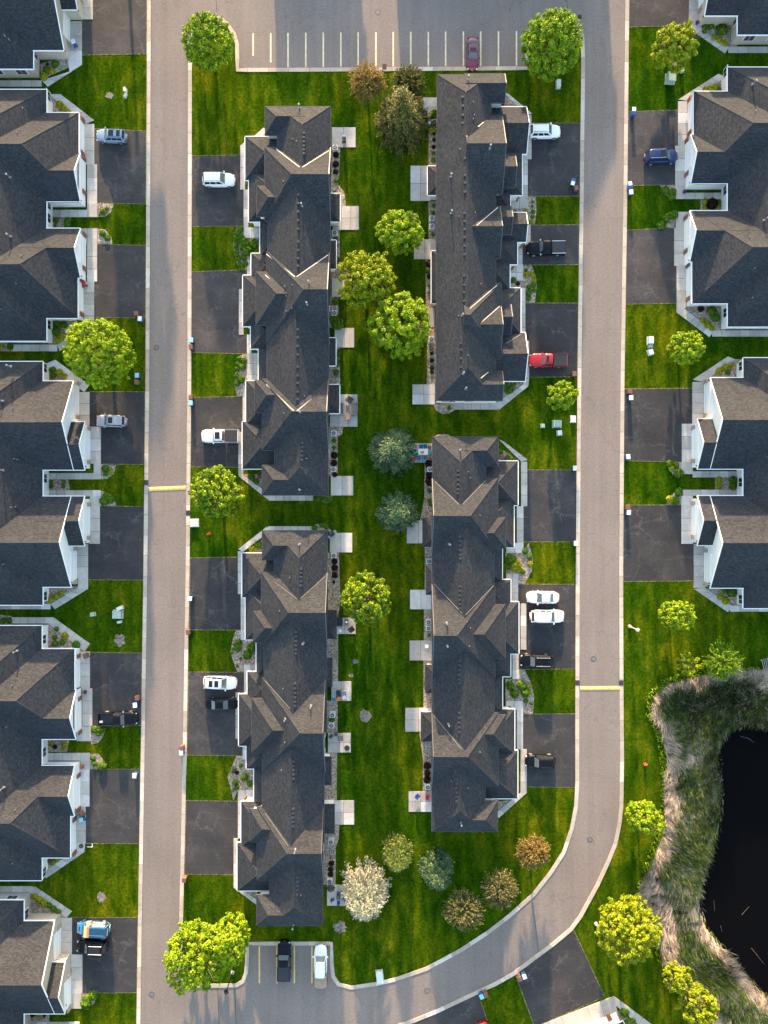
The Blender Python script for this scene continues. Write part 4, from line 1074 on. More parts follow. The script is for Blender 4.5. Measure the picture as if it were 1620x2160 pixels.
def crown_twiggy(seed, r, hz, ntwig=420, leaf=0.13):
    """fine twigs radiating from the limbs, each set with small leaves or blossom"""
    global nr; nr = np.random.RandomState(seed)
    d = rand_dirs(ntwig * 2); d = d[d[:, 2] > -0.35][:ntwig]
    V = []; T = []
    rad = lump(d, seed, .12, 3.0)
    for dd, rr in zip(d, rad):
        L = rr * nr.uniform(.8, 1.08); st = nr.uniform(.35, .6); m = 20; t = nr.rand()
        s = np.linspace(st, 1, m); bend = nr.normal(0, .16, 3)
        p = (dd[None] * s[:, None] + bend[None] * ((s - st) ** 2)[:, None]) * np.array([r, r, hz]) * L + nr.normal(0, .05, (m, 3))
        al = dd[None] + nr.normal(0, .5, (m, 3)); al /= np.linalg.norm(al, axis=1)[:, None]
        nn = rand_dirs(m) + np.array([0, 0, .4]); nn /= np.linalg.norm(nn, axis=1)[:, None]
        V.append(leaf_quads(p, nn, leaf * nr.uniform(.6, 1.3, m), .42, al)); T.append(np.clip(.1 + .5 * t + nr.normal(.1, .2, m), 0, 1))
    return np.concatenate(V), np.concatenate(T)

M['leaf_lime'] = mat_leaf('maple_leaves', [(0, (0.080, 0.17, 0.004)), (.5, (0.195, 0.315, 0.006)), (1, (0.36, 0.45, 0.010))])
M['leaf_green'] = mat_leaf('linden_leaves', [(0, (0.05, 0.12, 0.004)), (.5, (0.13, 0.25, 0.006)), (1, (0.30, 0.40, 0.010))])
M['leaf_gold'] = mat_leaf('gold_green_leaves', [(0, (0.080, 0.145, 0.004)), (.5, (0.205, 0.28, 0.006)), (1, (0.38, 0.40, 0.010))])
M['leaf_deep'] = mat_leaf('deep_green_bright_tipped_leaves', [(0, (0.030, 0.075, 0.004)), (.45, (0.085, 0.17, 0.005)), (.72, (0.23, 0.34, 0.007)), (1, (0.38, 0.46, 0.010))])
M['leaf_blue'] = mat_leaf('blue_spruce_needles', [(0, (0.018, 0.050, 0.020)), (.5, (0.055, 0.110, 0.048)), (1, (0.17, 0.22, 0.085))], .15)
M['leaf_pale'] = mat_leaf('silver_spruce_needles', [(0, (0.12, 0.15, 0.11)), (.5, (0.30, 0.31, 0.22)), (1, (0.52, 0.48, 0.32))], .15)
M['leaf_fir'] = mat_leaf('green_spruce_needles', [(0, (0.05, 0.085, 0.02)), (.5, (0.11, 0.16, 0.03)), (1, (0.24, 0.26, 0.04))], .15)
M['leaf_olive'] = mat_leaf('olive_leaves', [(0, (0.065, 0.075, 0.022)), (.5, (0.15, 0.145, 0.05)), (1, (0.29, 0.25, 0.10))], .25)
M['leaf_rust'] = mat_leaf('bronze_leaves', [(0, (0.11, 0.08, 0.02)), (.5, (0.24, 0.17, 0.045)), (1, (0.42, 0.28, 0.085))], .25)
M['leaf_willow'] = mat_leaf('dark_olive_needles', [(0, (0.035, 0.05, 0.010)), (.5, (0.085, 0.095, 0.018)), (1, (0.22, 0.19, 0.045))], .2)
M['leaf_shrub'] = mat_leaf('shrub_leaves', [(0, (0.04, 0.10, 0.006)), (.5, (0.095, 0.20, 0.010)), (1, (0.18, 0.29, 0.014))])
M['leaf_yellow'] = mat_leaf('yellow_shrub_leaves', [(0, (0.17, 0.20, 0.008)), (.5, (0.34, 0.34, 0.012)), (1, (0.55, 0.50, 0.02))])
M['leaf_dark'] = mat_leaf('maroon_shrub_leaves', [(0, (0.012, 0.006, 0.005)), (.5, (0.03, 0.012, 0.009)), (1, (0.075, 0.03, 0.016))])
M['leaf_bloom'] = mat_leaf('pink_blossom', [(0, (0.05, 0.09, 0.02)), (.4, (0.06, 0.10, 0.02)), (.6, (0.45, 0.10, 0.25)), (1, (0.6, 0.2, 0.4))])

def trunk_mb(h, r, spread, seed, nl=7, conifer=False):
    q = random.Random(seed); mb = MB()
    mb.tube((0, 0, -0.1), (0, 0, 0.25), r * 1.5, r, 9, cap=False)
    top = Vector((q.uniform(-.1, .1), q.uniform(-.1, .1), h * (.95 if conifer else .55)))
    mb.tube((0, 0, 0.25), top, r, r * (.12 if conifer else .6), 9)
    if not conifer:
        for i in range(nl):
            a = 6.283 * i / nl + q.uniform(-.3, .3); s = top * q.uniform(.55, .98)
            e = s + Vector((math.cos(a) * spread * q.uniform(.35, .6), math.sin(a) * spread * q.uniform(.35, .6), h * q.uniform(.2, .38)))
            mb.tube(s, e, r * .45, r * .2, 6)
            for k in range(3):
                a2 = a + q.uniform(-1, 1); e2 = e + Vector((math.cos(a2) * spread * .32, math.sin(a2) * spread * .32, h * q.uniform(.02, .2)))
                mb.tube(s.lerp(e, q.uniform(.55, 1)), e2, r * .2, r * .06, 5)
    return mb

_cnt = [0]
def tree(name, label, cat, px, py, rpx, kind, leafm, stretch=1.0, hz=None, seed=None, ht=None, group=None, **kw):
    """px,py,rpx: crown centre and radius in the photo; the crown sits at its real height above the foot"""
    _cnt[0] += 1; seed = seed or (100 + _cnt[0] * 7)
    r = rpx * S0 * 1.04
    conifer = kind == 'spruce'
    h = ht or (r * 1.55 + 1.0 if not conifer else r * 2.3)
    hc = h * (0.62 if not conifer else .35)
    x, y = P(px, py, hc); r *= (HC - hc) / HC
    t = thing(name, label, cat, (x, y, 0), 0, group)
    if kind == 'broad':
        hz = hz or r * .85
        ncl = int(kw.pop('ncl', 40 + 19 * r * r)); V, T = crown_broad(seed, r * .92, hz, ncl, **kw); V[:, 1] *= stretch; V[:, 2] += h - hz
    elif kind == 'spruce':
        V, T = crown_spruce(seed, r, h, **kw); V[:, 1] *= stretch
    else:
        hz = hz or r * .8
        V, T = crown_twiggy(seed, r, hz, **kw); V[:, 1] *= stretch; V[:, 2] += h - hz
    o = bpy.data.objects.new('crown', mesh_np('crown', V, 4, M[leafm], T)); COL.objects.link(o); o.parent = t
    trunk_mb(h, .05 * r + .05, r, seed, conifer=conifer).build('trunk', M['bark'], t, smooth=True)
    return t

TREES = [
 ('linden_tree', 'round dense green tree at the left corner of the top parking lot', 'tree', 438, 82, 56, 'broad', 'leaf_green', dict(stretch=1.08, cr=.62, per=60, amp=.06)),
 ('linden_tree', 'round dense green tree at the right corner of the top parking lot', 'tree', 1167, 88, 67, 'broad', 'leaf_green', dict(stretch=1.04, cr=.62, per=60, amp=.05)),
 ('maple_tree', 'loose golden-green tree by the transformer box in the upper right lawn', 'tree', 1426, 92, 50, 'broad', 'leaf_gold', dict(cr=.6, amp=.28)),
 ('maple_tree', 'large yellow-green tree on the lawn between the two upper rows of the far left', 'tree', 205, 742, 75, 'broad', 'leaf_lime', dict(amp=.14, cr=.6)),
 ('maple_tree', 'dark green tree with bright tufts right of the left yellow hump', 'tree', 455, 1040, 56, 'broad', 'leaf_deep', dict(amp=.16, cr=.6)),
 ('maple_tree', 'small yellow-green tree in the central lawn, upper of the three in a group', 'tree', 847, 488, 49, 'broad', 'leaf_lime', dict(amp=.15, cr=.6)),
 ('maple_tree', 'wide yellow tree in the central lawn close behind the upper left-centre row', 'tree', 770, 589, 61, 'broad', 'leaf_gold', dict(amp=.2, cr=.6)),
 ('maple_tree', 'large dense lime tree in the central lawn, lowest of the three in a group', 'tree', 845, 683, 65, 'broad', 'leaf_lime', dict(amp=.09, stretch=1.1, cr=.62)),
 ('crab_apple_tree', 'rust-tinted thin tree at the kerb of the top parking bays', 'tree', 775, 173, 39, 'twig', 'leaf_rust', {}),
 ('crab_apple_tree', 'greenish-brown thin tree at the kerb left of the upper right-centre row', 'tree', 862, 174, 34, 'twig', 'leaf_willow', {}),
 ('spruce_tree', 'tall dark drooping evergreen beside the upper right-centre row', 'tree', 848, 242, 52, 'spruce', 'leaf_willow', dict(stretch=1.25, levels=17)),
 ('spruce_tree', 'round blue-green spruce beside the patio with blue chairs', 'tree', 829, 950, 47, 'spruce', 'leaf_blue', {}),
 ('spruce_tree', 'smaller blue-green spruce below the one by the blue chairs', 'tree', 839, 1081, 41, 'spruce', 'leaf_blue', {}),
 ('maple_tree', 'lime green tree shading the black patio set of the lower left-centre row', 'tree', 775, 1262, 54, 'broad', 'leaf_deep', dict(amp=.15, cr=.6)),
 ('maple_tree', 'small round yellow-green tree on the upper right lawn', 'tree', 1448, 733, 37, 'broad', 'leaf_lime', dict(amp=.1, cr=.45)),
 ('maple_tree', 'small yellow-green tree beside the street at the gap between the right-centre rows', 'tree', 1185, 834, 31, 'broad', 'leaf_lime', dict(amp=.22, cr=.45)),
 ('maple_tree', 'small lime tree on the lawn above the pond', 'tree', 1428, 1301, 35, 'broad', 'leaf_lime', dict(amp=.22, cr=.45)),
 ('willow_shrub_tree', 'half green, half bare bush standing at the edge of the pond reeds', 'tree', 1452, 1401, 25, 'broad', 'leaf_gold', dict(amp=.25, cr=.45, ncl=40)),
 ('willow_shrub_tree', 'thin sparse green tree growing at the top of the pond reeds', 'tree', 1524, 1397, 40, 'twig', 'leaf_green', dict(ntwig=260)),
 ('maple_tree', 'lime green tree between the bend of the street and the reeds', 'tree', 1359, 1726, 37, 'broad', 'leaf_lime', dict(amp=.25, cr=.48)),
 ('maple_tree', 'large golden tree between the bottom right drive and the reeds', 'tree', 1326, 1968, 69, 'broad', 'leaf_gold', dict(amp=.16, cr=.6)),
 ('maple_tree', 'small golden tree at the foot of the large golden tree by the reeds', 'tree', 1426, 2064, 31, 'broad', 'leaf_gold', dict(amp=.2, cr=.5)),
 ('maple_tree', 'golden tree at the bottom edge of the photo by the reeds', 'tree', 1474, 2128, 41, 'broad', 'leaf_gold', dict(amp=.2, cr=.5)),
 ('maple_tree', 'very large two-lobed yellow-green tree at the left of the bottom parking bays, western lobe', 'tree', 408, 2018, 66, 'broad', 'leaf_lime', dict(amp=.2, cr=.62, stretch=1.1)),
 ('maple_tree', 'yellow-green tree merged into the right of the large one by the bottom parking bays', 'tree', 474, 1990, 54, 'broad', 'leaf_lime', dict(amp=.22, cr=.6)),
 ('spruce_tree', 'pale silver spruce behind the south end of the lower left-centre row', 'tree', 770, 1889, 48, 'spruce', 'leaf_pale', dict(stretch=1.2)),
 ('spruce_tree', 'yellow-green spruce on the bottom lawn, uppermost of the lawn conifers', 'tree', 838, 1806, 31, 'spruce', 'leaf_fir', dict(stretch=1.1)),
 ('spruce_tree', 'small blue spruce on the bottom lawn, right of the yellow-green one', 'tree', 922, 1840, 33, 'spruce', 'leaf_blue', dict(stretch=1.15)),
 ('crab_apple_tree', 'olive twiggy tree on the bottom lawn, lowest and leftmost of three', 'tree', 978, 1919, 41, 'twig', 'leaf_olive', {}),
 ('crab_apple_tree', 'olive twiggy tree on the bottom lawn, middle of three', 'tree', 1055, 1877, 38, 'twig', 'leaf_olive', {}),
 ('crab_apple_tree', 'orange-tinged twiggy tree on the bottom lawn nearest the bend of the street', 'tree', 1125, 1797, 35, 'twig', 'leaf_rust', {}),
 ('maple_tree', 'tree beyond the top edge of the photo at the left street', 'tree', 234, -130, 66, 'broad', 'leaf_lime', dict(amp=.15, cr=1.3, per=60, leaf=.3, ncl=150, ht=11.5)),
]
for nm, lab, cat, px, py, rp, kind, lm, kw in TREES:
    tree(nm, lab, cat, px, py, rp, kind, lm, group='garden trees', **kw)

# shrubs: three models, copied bed by bed
def shrub_model(nm, leafm, r=0.5, n=460, seed=1, hz=.8):
    global nr; nr = np.random.RandomState(seed)
    d = rand_dirs(n); d[:, 2] = np.abs(d[:, 2]) * 1.0 - .12
    rad = lump(d, seed, .12, 3) * np.where(nr.rand(n) < .7, nr.uniform(.85, 1.05, n), nr.uniform(.4, .85, n))
    p = d * rad[:, None] * np.array([r, r, r * hz]); p[:, 2] += r * .16
    nn = d + rand_dirs(n) * .6; nn /= np.linalg.norm(nn, axis=1)[:, None]
    V = leaf_quads(p, nn, .1 * nr.uniform(.7, 1.4, n), .7); T = np.clip(nr.normal(.5, .25, n), 0, 1)
    t = thing(nm, 'shrub', 'shrub'); o = bpy.data.objects.new('foliage', mesh_np('foliage', V, 4, M[leafm], T)); COL.objects.link(o); o.parent = t
    mb = MB()
    for k in range(4):
        a = k * 1.6; mb.tube((0, 0, -.02), (math.cos(a) * r * .4, math.sin(a) * r * .4, r * .5), .02, .01, 5)
    mb.build('stem', M['bark'], t)
    return t
SH = {'g': shrub_model('green_shrub', 'leaf_shrub', seed=3), 'y': shrub_model('yellow_shrub', 'leaf_yellow', seed=5), 'd': shrub_model('maroon_shrub', 'leaf_dark', seed=9), 'p': shrub_model('flowering_shrub', 'leaf_bloom', seed=13)}
USED = {k: [] for k in SH}
DESC = {'g': 'round green shrub', 'y': 'yellow-leaved shrub', 'd': 'dark maroon shrub', 'p': 'pink flowering shrub'}
SHRUBS = [
 ('in the bed of the top left tan row', 'ggyyd', [(97, 145, 7), (115, 133, 7), (108, 148, 6), (92, 160, 8), (98, 133, 3)]),
 ('in the north bed of the upper far-left row', 'yyy', [(125, 219, 7), (134, 228, 7), (143, 236, 6)]),
 ('inside the court of the upper far-left row', 'gggg', [(117, 463, 6), (141, 464, 6), (141, 474, 7), (115, 474, 3)]),
 ('beside the court of the upper far-left row', 'ggggg', [(216, 446, 6), (224, 439, 4), (215, 491, 6), (225, 500, 6), (208, 452, 2)]),
 ('in the south bed of the upper far-left row', 'gggyyg', [(118, 683, 6), (133, 685, 7), (118, 699, 8), (129, 710, 7), (120, 717, 7), (166, 682, 7)]),
 ('at the rear walk of the upper far-left row', 'yg', [(3, 730, 5), (20, 730, 7)]),
 ('in the north bed of the cream-gabled far-left row', 'gyyg', [(110, 780, 7), (125, 785, 7), (135, 793, 6), (111, 792, 6)]),
 ('inside the court of the cream-gabled far-left row', 'gggg', [(107, 1017, 4), (133, 1016, 4), (107, 1026, 4), (132, 1026, 4)]),
 ('beside the court of the cream-gabled far-left row', 'ggyggg', [(221, 988, 7), (222, 999, 5), (233, 996, 5), (223, 1046, 7), (218, 1057, 8), (232, 1054, 7)]),
 ('in the south bed of the cream-gabled far-left row', 'yyy', [(104, 1265, 6), (116, 1259, 6), (128, 1252, 6)]),
 ('in the north bed of the lower far-left row', 'gygyggg', [(118, 1327, 5), (117, 1325, 3), (114, 1345, 5), (136, 1341, 7), (130, 1356, 6), (115, 1358, 6), (160, 1360, 8)]),
 ('at the rear walk of the lower far-left row', 'gg', [(5, 1309, 6), (18, 1309, 6)]),
 ('in the court beds of the lower far-left row', 'gggydyyggg', [(198, 1540, 7), (213, 1540, 8), (207, 1549, 5), (107, 1570, 5), (114, 1576, 4), (134, 1570, 6), (133, 1579, 5), (195, 1600, 5), (215, 1617, 9), (198, 1612, 6)]),
 ('in the south bed of the lower far-left row', 'pyyg', [(108, 1812, 5), (120, 1815, 5), (110, 1822, 5), (100, 1818, 4)]),
 ('in the north bed of the bottom left row', 'yyyggg', [(72, 1892, 6), (82, 1899, 7), (92, 1906, 7), (103, 1911, 6), (112, 1918, 6), (122, 1925, 6)]),
 ('by the court of the bottom left tan row', 'gggdyd', [(196, 2101, 9), (180, 2118, 10), (183, 2110, 8), (67, 2144, 4), (80, 2143, 5), (92, 2145, 3)]),
 ('in the bed of the top right tan row', 'gggyyyg', [(1488, 53, 7), (1500, 53, 7), (1523, 62, 11), (1507, 78, 6), (1519, 83, 6), (1530, 90, 6), (1487, 64, 5)]),
 ('in the north bed of the white far-right row', 'yyyg', [(1490, 189, 7), (1500, 186, 7), (1510, 182, 7), (1517, 186, 5)]),
 ('beside the court of the white far-right row', 'ggydgyygggg', [(1404, 401, 8), (1420, 404, 8), (1489, 424, 6), (1502, 430, 11), (1516, 425, 5), (1488, 437, 5), (1515, 437, 6), (1418, 414, 8), (1407, 459, 9), (1421, 452, 9), (1396, 474, 9)]),
 ('in the south bed of the white far-right row', 'dggyyy', [(1480, 650, 6), (1502, 655, 9), (1510, 669, 9), (1484, 675, 6), (1494, 684, 8), (1503, 692, 5)]),
 ('in the north bed of the cream-gabled far-right row', 'yyyg', [(1518, 782, 7), (1530, 774, 7), (1543, 769, 6), (1537, 785, 5)]),
 ('around the court of the cream-gabled far-right row', 'gyggyygggyg', [(1414, 978, 7), (1418, 988, 6), (1433, 999, 9), (1427, 981, 6), (1518, 1012, 7), (1518, 1025, 6), (1547, 1012, 8), (1548, 1025, 8), (1433, 1038, 8), (1415, 1053, 8), (1425, 1056, 8)]),
 ('in the south bed of the cream-gabled far-right row', 'gyyg', [(1545, 1250, 10), (1521, 1259, 7), (1532, 1268, 7), (1530, 1246, 6)]),
 ('in the bed at the bottom right corner house', 'ggg', [(1318, 2137, 9), (1335, 2155, 6), (1322, 2160, 6)]),
 ('in the curved front bed of the upper left-centre row', 'ggggggggggggggggg', [(506, 483, 6), (500, 492, 6), (508, 499, 7), (498, 502, 5), (498, 511, 5), (497, 520, 5), (499, 529, 5), (499, 537, 5), (502, 546, 5), (513, 542, 6), (517, 556, 6), (506, 557, 5), (509, 564, 6), (515, 513, 11), (519, 527, 12), (535, 514, 10), (541, 531, 8)]),
 ('among green ones in the curved bed of the upper left-centre row', 'd', [(535, 530, 4)]),
 ('in the second front bed of the upper left-centre row', 'gggggggg', [(514, 760, 6), (510, 773, 7), (504, 756, 5), (502, 767, 5), (500, 777, 5), (508, 800, 7), (500, 808, 6), (498, 792, 5)]),
 ('in the south corner bed of the upper left-centre row', 'ggp', [(530, 1006, 7), (540, 1016, 6), (548, 1004, 5)]),
 ('by the entry of the upper left-centre row\'s north end', 'y', [(556, 292, 6)]),
 ('in the curved front bed of the lower left-centre row', 'ggggggggg', [(503, 1355, 6), (501, 1368, 7), (521, 1382, 9), (531, 1366, 10), (493, 1360, 3), (490, 1369, 3), (489, 1378, 3), (507, 1390, 3), (500, 1406, 3)]),
 ('in the lower front bed of the lower left-centre row', 'ggggdgggg', [(515, 1640, 7), (527, 1654, 6), (496, 1651, 6), (499, 1662, 5), (499, 1631, 4), (494, 1623, 4), (507, 1616, 4), (490, 1630, 3), (491, 1668, 3)]),
 ('by the north entry of the lower left-centre row', 'yg', [(532, 1159, 7), (545, 1150, 8)]),
 ('behind the upper left-centre row above the covered porch', 'dddgg', [(709, 325, 6), (708, 345, 6), (708, 361, 5), (709, 379, 5), (706, 402, 3)]),
 ('behind the middle of the upper left-centre row', 'gggggg', [(708, 502, 5), (709, 518, 4), (712, 548, 6), (707, 635, 7), (712, 683, 12), (706, 672, 10)]),
 ('behind the lower middle of the upper left-centre row', 'ggg', [(711, 745, 8), (710, 765, 7), (709, 785, 6)]),
 ('behind the south end of the upper left-centre row', 'ggddd', [(705, 929, 4), (704, 944, 4), (705, 960, 6), (704, 976, 6), (706, 1001, 5)]),
 ('at the rounded south bed of the upper left-centre row', 'ggg', [(672, 1053, 6), (684, 1056, 8), (695, 1053, 6)]),
 ('at the rounded north bed of the lower left-centre row', 'ggg', [(663, 1113, 6), (678, 1108, 5), (688, 1111, 5)]),
 ('behind the north end of the lower left-centre row', 'dddd', [(706, 1184, 6), (706, 1198, 6), (706, 1213, 6), (704, 1228, 3)]),
 ('behind the middle of the lower left-centre row', 'g', [(700, 1519, 5)]),
 ('behind the south end of the lower left-centre row', 'dddg', [(699, 1823, 5), (697, 1835, 5), (697, 1846, 5), (697, 1810, 2)]),
 ('behind the north end of the upper right-centre row', 'gydddgg', [(916, 241, 9), (914, 271, 8), (916, 279, 4), (916, 293, 4), (915, 308, 4), (915, 322, 4), (915, 336, 5)]),
 ('behind the middle of the upper right-centre row', 'gggddggg', [(915, 432, 4), (914, 448, 4), (914, 494, 3), (906, 556, 7), (905, 582, 4), (907, 600, 4), (907, 614, 4), (903, 570, 6)]),
 ('behind the south end of the upper right-centre row', 'dddgd', [(911, 745, 3), (911, 760, 4), (911, 775, 4), (948, 860, 4), (911, 784, 4)]),
 ('in the first front bed of the upper right-centre row', 'yyyggggyy', [(1110, 444, 4), (1110, 460, 5), (1110, 472, 4), (1124, 424, 3), (1124, 433, 3), (1125, 445, 4), (1124, 456, 4), (1122, 466, 4), (1088, 446, 4)]),
 ('in the second front bed of the upper right-centre row', 'gygdggyyggg', [(1110, 569, 4), (1112, 579, 6), (1083, 590, 6), (1093, 597, 4), (1117, 604, 5), (1116, 617, 6), (1124, 578, 5), (1127, 590, 5), (1126, 600, 5), (1127, 611, 4), (1115, 629, 5)]),
 ('in the south corner bed of the upper right-centre row', 'ggg', [(1064, 812, 7), (1083, 810, 6), (1074, 822, 8)]),
 ('in the north corner bed of the lower right-centre row', 'gpgg', [(1056, 953, 6), (1060, 965, 4), (1071, 966, 6), (1085, 971, 5)]),
 ('in the first front bed of the lower right-centre row', 'gggyygg', [(1108, 1163, 6), (1118, 1175, 5), (1078, 1180, 10), (1090, 1195, 12), (1119, 1190, 6), (1103, 1206, 5), (1070, 1196, 7)]),
 ('in the second front bed of the lower right-centre row', 'ggggyygg', [(1077, 1447, 9), (1086, 1464, 9), (1101, 1447, 9), (1108, 1462, 9), (1116, 1450, 5), (1118, 1462, 4), (1110, 1479, 5), (1121, 1485, 3)]),
 ('behind the north end of the lower right-centre row', 'dddggg', [(906, 979, 8), (906, 1002, 7), (906, 1016, 8), (906, 1035, 4), (906, 1055, 4), (909, 1064, 4)]),
 ('behind the middle of the lower right-centre row', 'gg', [(898, 1441, 4), (905, 1341, 3)]),
 ('behind the south end of the lower right-centre row', 'ddd', [(902, 1616, 7), (902, 1632, 6), (901, 1646, 7)]),
]
for place_txt, kinds, pts in SHRUBS:
    tot = {}; seen = {}
    for k in kinds: tot[k] = tot.get(k, 0) + 1
    kk = (kinds * 20)[:len(pts)]
    for k, (px, py, rp) in sorted(zip(kk, pts), key=lambda q: q[1][1]):
        seen[k] = seen.get(k, 0) + 1
        lab = (DESC[k] + ' ' + place_txt) if tot.get(k, 1) == 1 else f"{ORD[seen[k]-1]} {DESC[k].replace('round ', '')} from the top {place_txt}"
        s = rp * S0 / 0.5 * 1.05
        place(SH[k], USED[k], (*P(px, py, .3), 0.0), rng.uniform(0, 6.28), lab, 'garden shrubs', (s * rng.uniform(.92, 1.1), s * rng.uniform(.92, 1.1), min(s, 1.7) * rng.uniform(.8, 1.1)))

# reeds round the pond
def field(x, y, seed, f):
    r = np.random.RandomState(seed); o = np.zeros(len(x))
    for k in range(6):
        a = r.uniform(0, 6.28); ff = f * (1 + .55 * k); o += np.sin(ff * (x * math.cos(a) + y * math.sin(a)) + r.uniform(0, 6.28)) / (1 + .4 * k)
    return o / 2.6
def reeds(name, n, seed, kind, leafm, label):
    r = np.random.RandomState(seed)
    nt_ = n // 16; cx = r.uniform(38, 66, nt_); cy = r.uniform(-84, -22, nt_); ti = r.randint(0, nt_, n); tuft_a = r.normal(0, .42, nt_); tuft_t = r.normal(0, .3, nt_)
    sp = .22 if kind != 'weed' else .3; x = cx[ti] + r.normal(0, sp, n); y = cy[ti] + r.normal(0, sp, n)
    db = dist_line(BANK, x, y); dp = dist_line(POND, x, y)
    ok = inside(BANK, x, y) & (~inside(POND, x, y) | (dp < 1.3 * r.rand(n) ** 2)); 
    fn = field(x, y, 5, .33) + .5 * field(x, y, 8, 1.1)
    edge = db < (.6 + .95 * (fn + 1)) * np.where(y < -50, 1.6, 1.0)
    shore = (dp < .9) & (y < -61)
    dry = edge | shore | (fn > 1.0)
    if kind == 'dry': ok &= dry | (r.rand(n) < .10)
    elif kind == 'grey': ok &= (~dry) & ((fn > .05) | (r.rand(n) < .3))
    elif kind == 'green': ok &= (~dry) & ((fn < .3) | (r.rand(n) < .3))
    else: ok = (db < .9) & (fn > -.9) & (x < 56)
    x, y, fn, ti = x[ok], y[ok], fn[ok], ti[ok]; n = len(x); z = ground_z(x, y)
    ang = 2.6 * field(x, y, 21, .22) + 4.0 + tuft_a[ti] + r.normal(0, .28, n)
    if kind == 'dry': lean = r.uniform(.9, 1.35, n); L = r.uniform(.8, 1.7, n); w = r.uniform(.022, .045, n)
    elif kind == 'grey': lean = r.uniform(.5, 1.2, n); L = r.uniform(.7, 1.4, n); w = r.uniform(.02, .04, n)
    elif kind == 'green': lean = r.uniform(.25, .95, n); L = r.uniform(.8, 1.5, n); w = r.uniform(.022, .045, n)
    else: lean = r.uniform(.1, .9, n); ang = r.uniform(0, 6.28, n); L = r.uniform(.25, .6, n); w = r.uniform(.05, .09, n)
    d = np.stack([np.cos(ang), np.sin(ang), np.zeros(n)], 1); s = np.stack([-np.sin(ang), np.cos(ang), np.zeros(n)], 1)
    b0 = np.stack([x, y, z - .05], 1)
    m_ = b0 + d * (L * .45 * np.sin(lean * .6))[:, None] + np.array([0, 0, 1.0]) * (L * .5 * np.cos(lean * .6))[:, None]
    tp = m_ + d * (L * .55 * np.sin(lean))[:, None] + np.array([0, 0, 1.0]) * (L * .5 * np.cos(lean))[:, None]
    w = w[:, None]
    V = np.stack([b0 - s * w, b0 + s * w, m_ + s * w * .8, m_ - s * w * .8, m_ - s * w * .8, m_ + s * w * .8, tp + s * w * .15, tp - s * w * .15], 1).reshape(-1, 3)
    T = np.repeat(np.clip(r.normal(.46, .18, n) + .15 * fn + tuft_t[ti], 0, 1), 2)
    o = bpy.data.objects.new(name, mesh_np(name, V, 4, M[leafm], T)); COL.objects.link(o); tag(o, label, kind='stuff')
M['reed_dry'] = mat_leaf('dry_reed', [(0, (0.11, 0.095, 0.075)), (.5, (0.42, 0.345, 0.27)), (1, (0.72, 0.59, 0.44))], .3)
M['reed_grey'] = mat_leaf('weathered_reed', [(0, (0.05, 0.065, 0.03)), (.5, (0.19, 0.205, 0.125)), (1, (0.46, 0.44, 0.33))], .3)
M['reed_green'] = mat_leaf('green_reed', [(0, (0.012, 0.030, 0.005)), (.5, (0.042, 0.088, 0.012)), (1, (0.15, 0.21, 0.035))], .3)
reeds('dry_reeds', 170000, 1, 'dry', 'reed_dry', 'pale dry reeds lodged along the outer edge of the pond bank')
reeds('weathered_reeds', 170000, 2, 'grey', 'reed_grey', 'grey weathered reeds in the pond bank')
reeds('green_reeds', 210000, 3, 'green', 'reed_green', 'dark green reeds standing along the pond')
reeds('bank_weeds', 90000, 4, 'weed', 'leaf_lime', 'bright green weeds at the lawn edge of the reeds')
for (a, b_, lab) in (((1575, 1555), (1590, 1566), 'steeper of two crossing sticks at the top shore of the pond'), ((1562, 1553), (1584, 1560), 'flatter of two crossing sticks at the top shore of the pond'), ((1585, 2000), (1612, 2034), 'long stick on the pond off its lower shore'), ((1506, 1900), (1507, 1922), 'upright thin stick close to the left shore of the pond'), ((1565, 1930), (1580, 1912), 'slanting stick out on the open dark water'), ((1520, 1953), (1523, 1966), 'shortest stick on the pond below the left bay')):
    A = P3(*a, -.6); B = P3(*b_, -.55); mb = MB(); mb.tube(A, B, .028, .012, 6)
    tag(mb.build('floating_stick', M['bark']), lab, 'stick', 'sticks floating on the pond')
# ------------------------------------------------------------------ vehicles
def paint(name, col, metal=0.0):
    return plain(name, col, 0.3, metal=metal, spec=0.2 if max(col) < .05 else 0.45, coat=0.04 if max(col) < .05 else 0.4)
M['tyre'] = plain('tyre_rubber', (0.018, 0.018, 0.02), 0.85)
M['rim'] = plain('alloy_rim', (0.45, 0.45, 0.47), 0.35, metal=0.7)
M['headlamp'] = plain('headlamp_lens', (0.75, 0.76, 0.78), 0.15)
M['taillamp'] = plain('tail_lamp_lens', (0.26, 0.008, 0.007), 0.2)
M['chrome'] = plain('silver_rail', (0.65, 0.65, 0.66), 0.25, metal=0.6)
M['carglass'] = plain('car_glass', (0.02, 0.027, 0.03), 0.08, spec=0.9)
M['screen'] = plain('sky_tinted_windscreen', (0.085, 0.115, 0.125), 0.08, spec=0.9)  # reflected sky put into the base colour as a pale blue-grey
M['bedliner'] = plain('bed_cover_vinyl', (0.022, 0.022, 0.025), 0.6)
M['roofblack'] = plain('black_glass_roof', (0.015, 0.016, 0.02), 0.12)

def loft(sections, cap=True):
    mb = MB(); n = len(sections[0]); k0 = 0
    for s in sections: mb.v.extend(s)
    for i in range(len(sections) - 1):
        for j in range(n - 1):
            a = i * n + j
            mb.f.append((a, a + n, a + n + 1, a + 1)); mb.uv.append(None); mb.m.append(0)
    if cap:
        mb.f.append(tuple(range(n))); mb.uv.append(None); mb.m.append(0)
        e = (len(sections) - 1) * n
        mb.f.append(tuple(e + i for i in reversed(range(n)))); mb.uv.append(None); mb.m.append(0)
    return mb

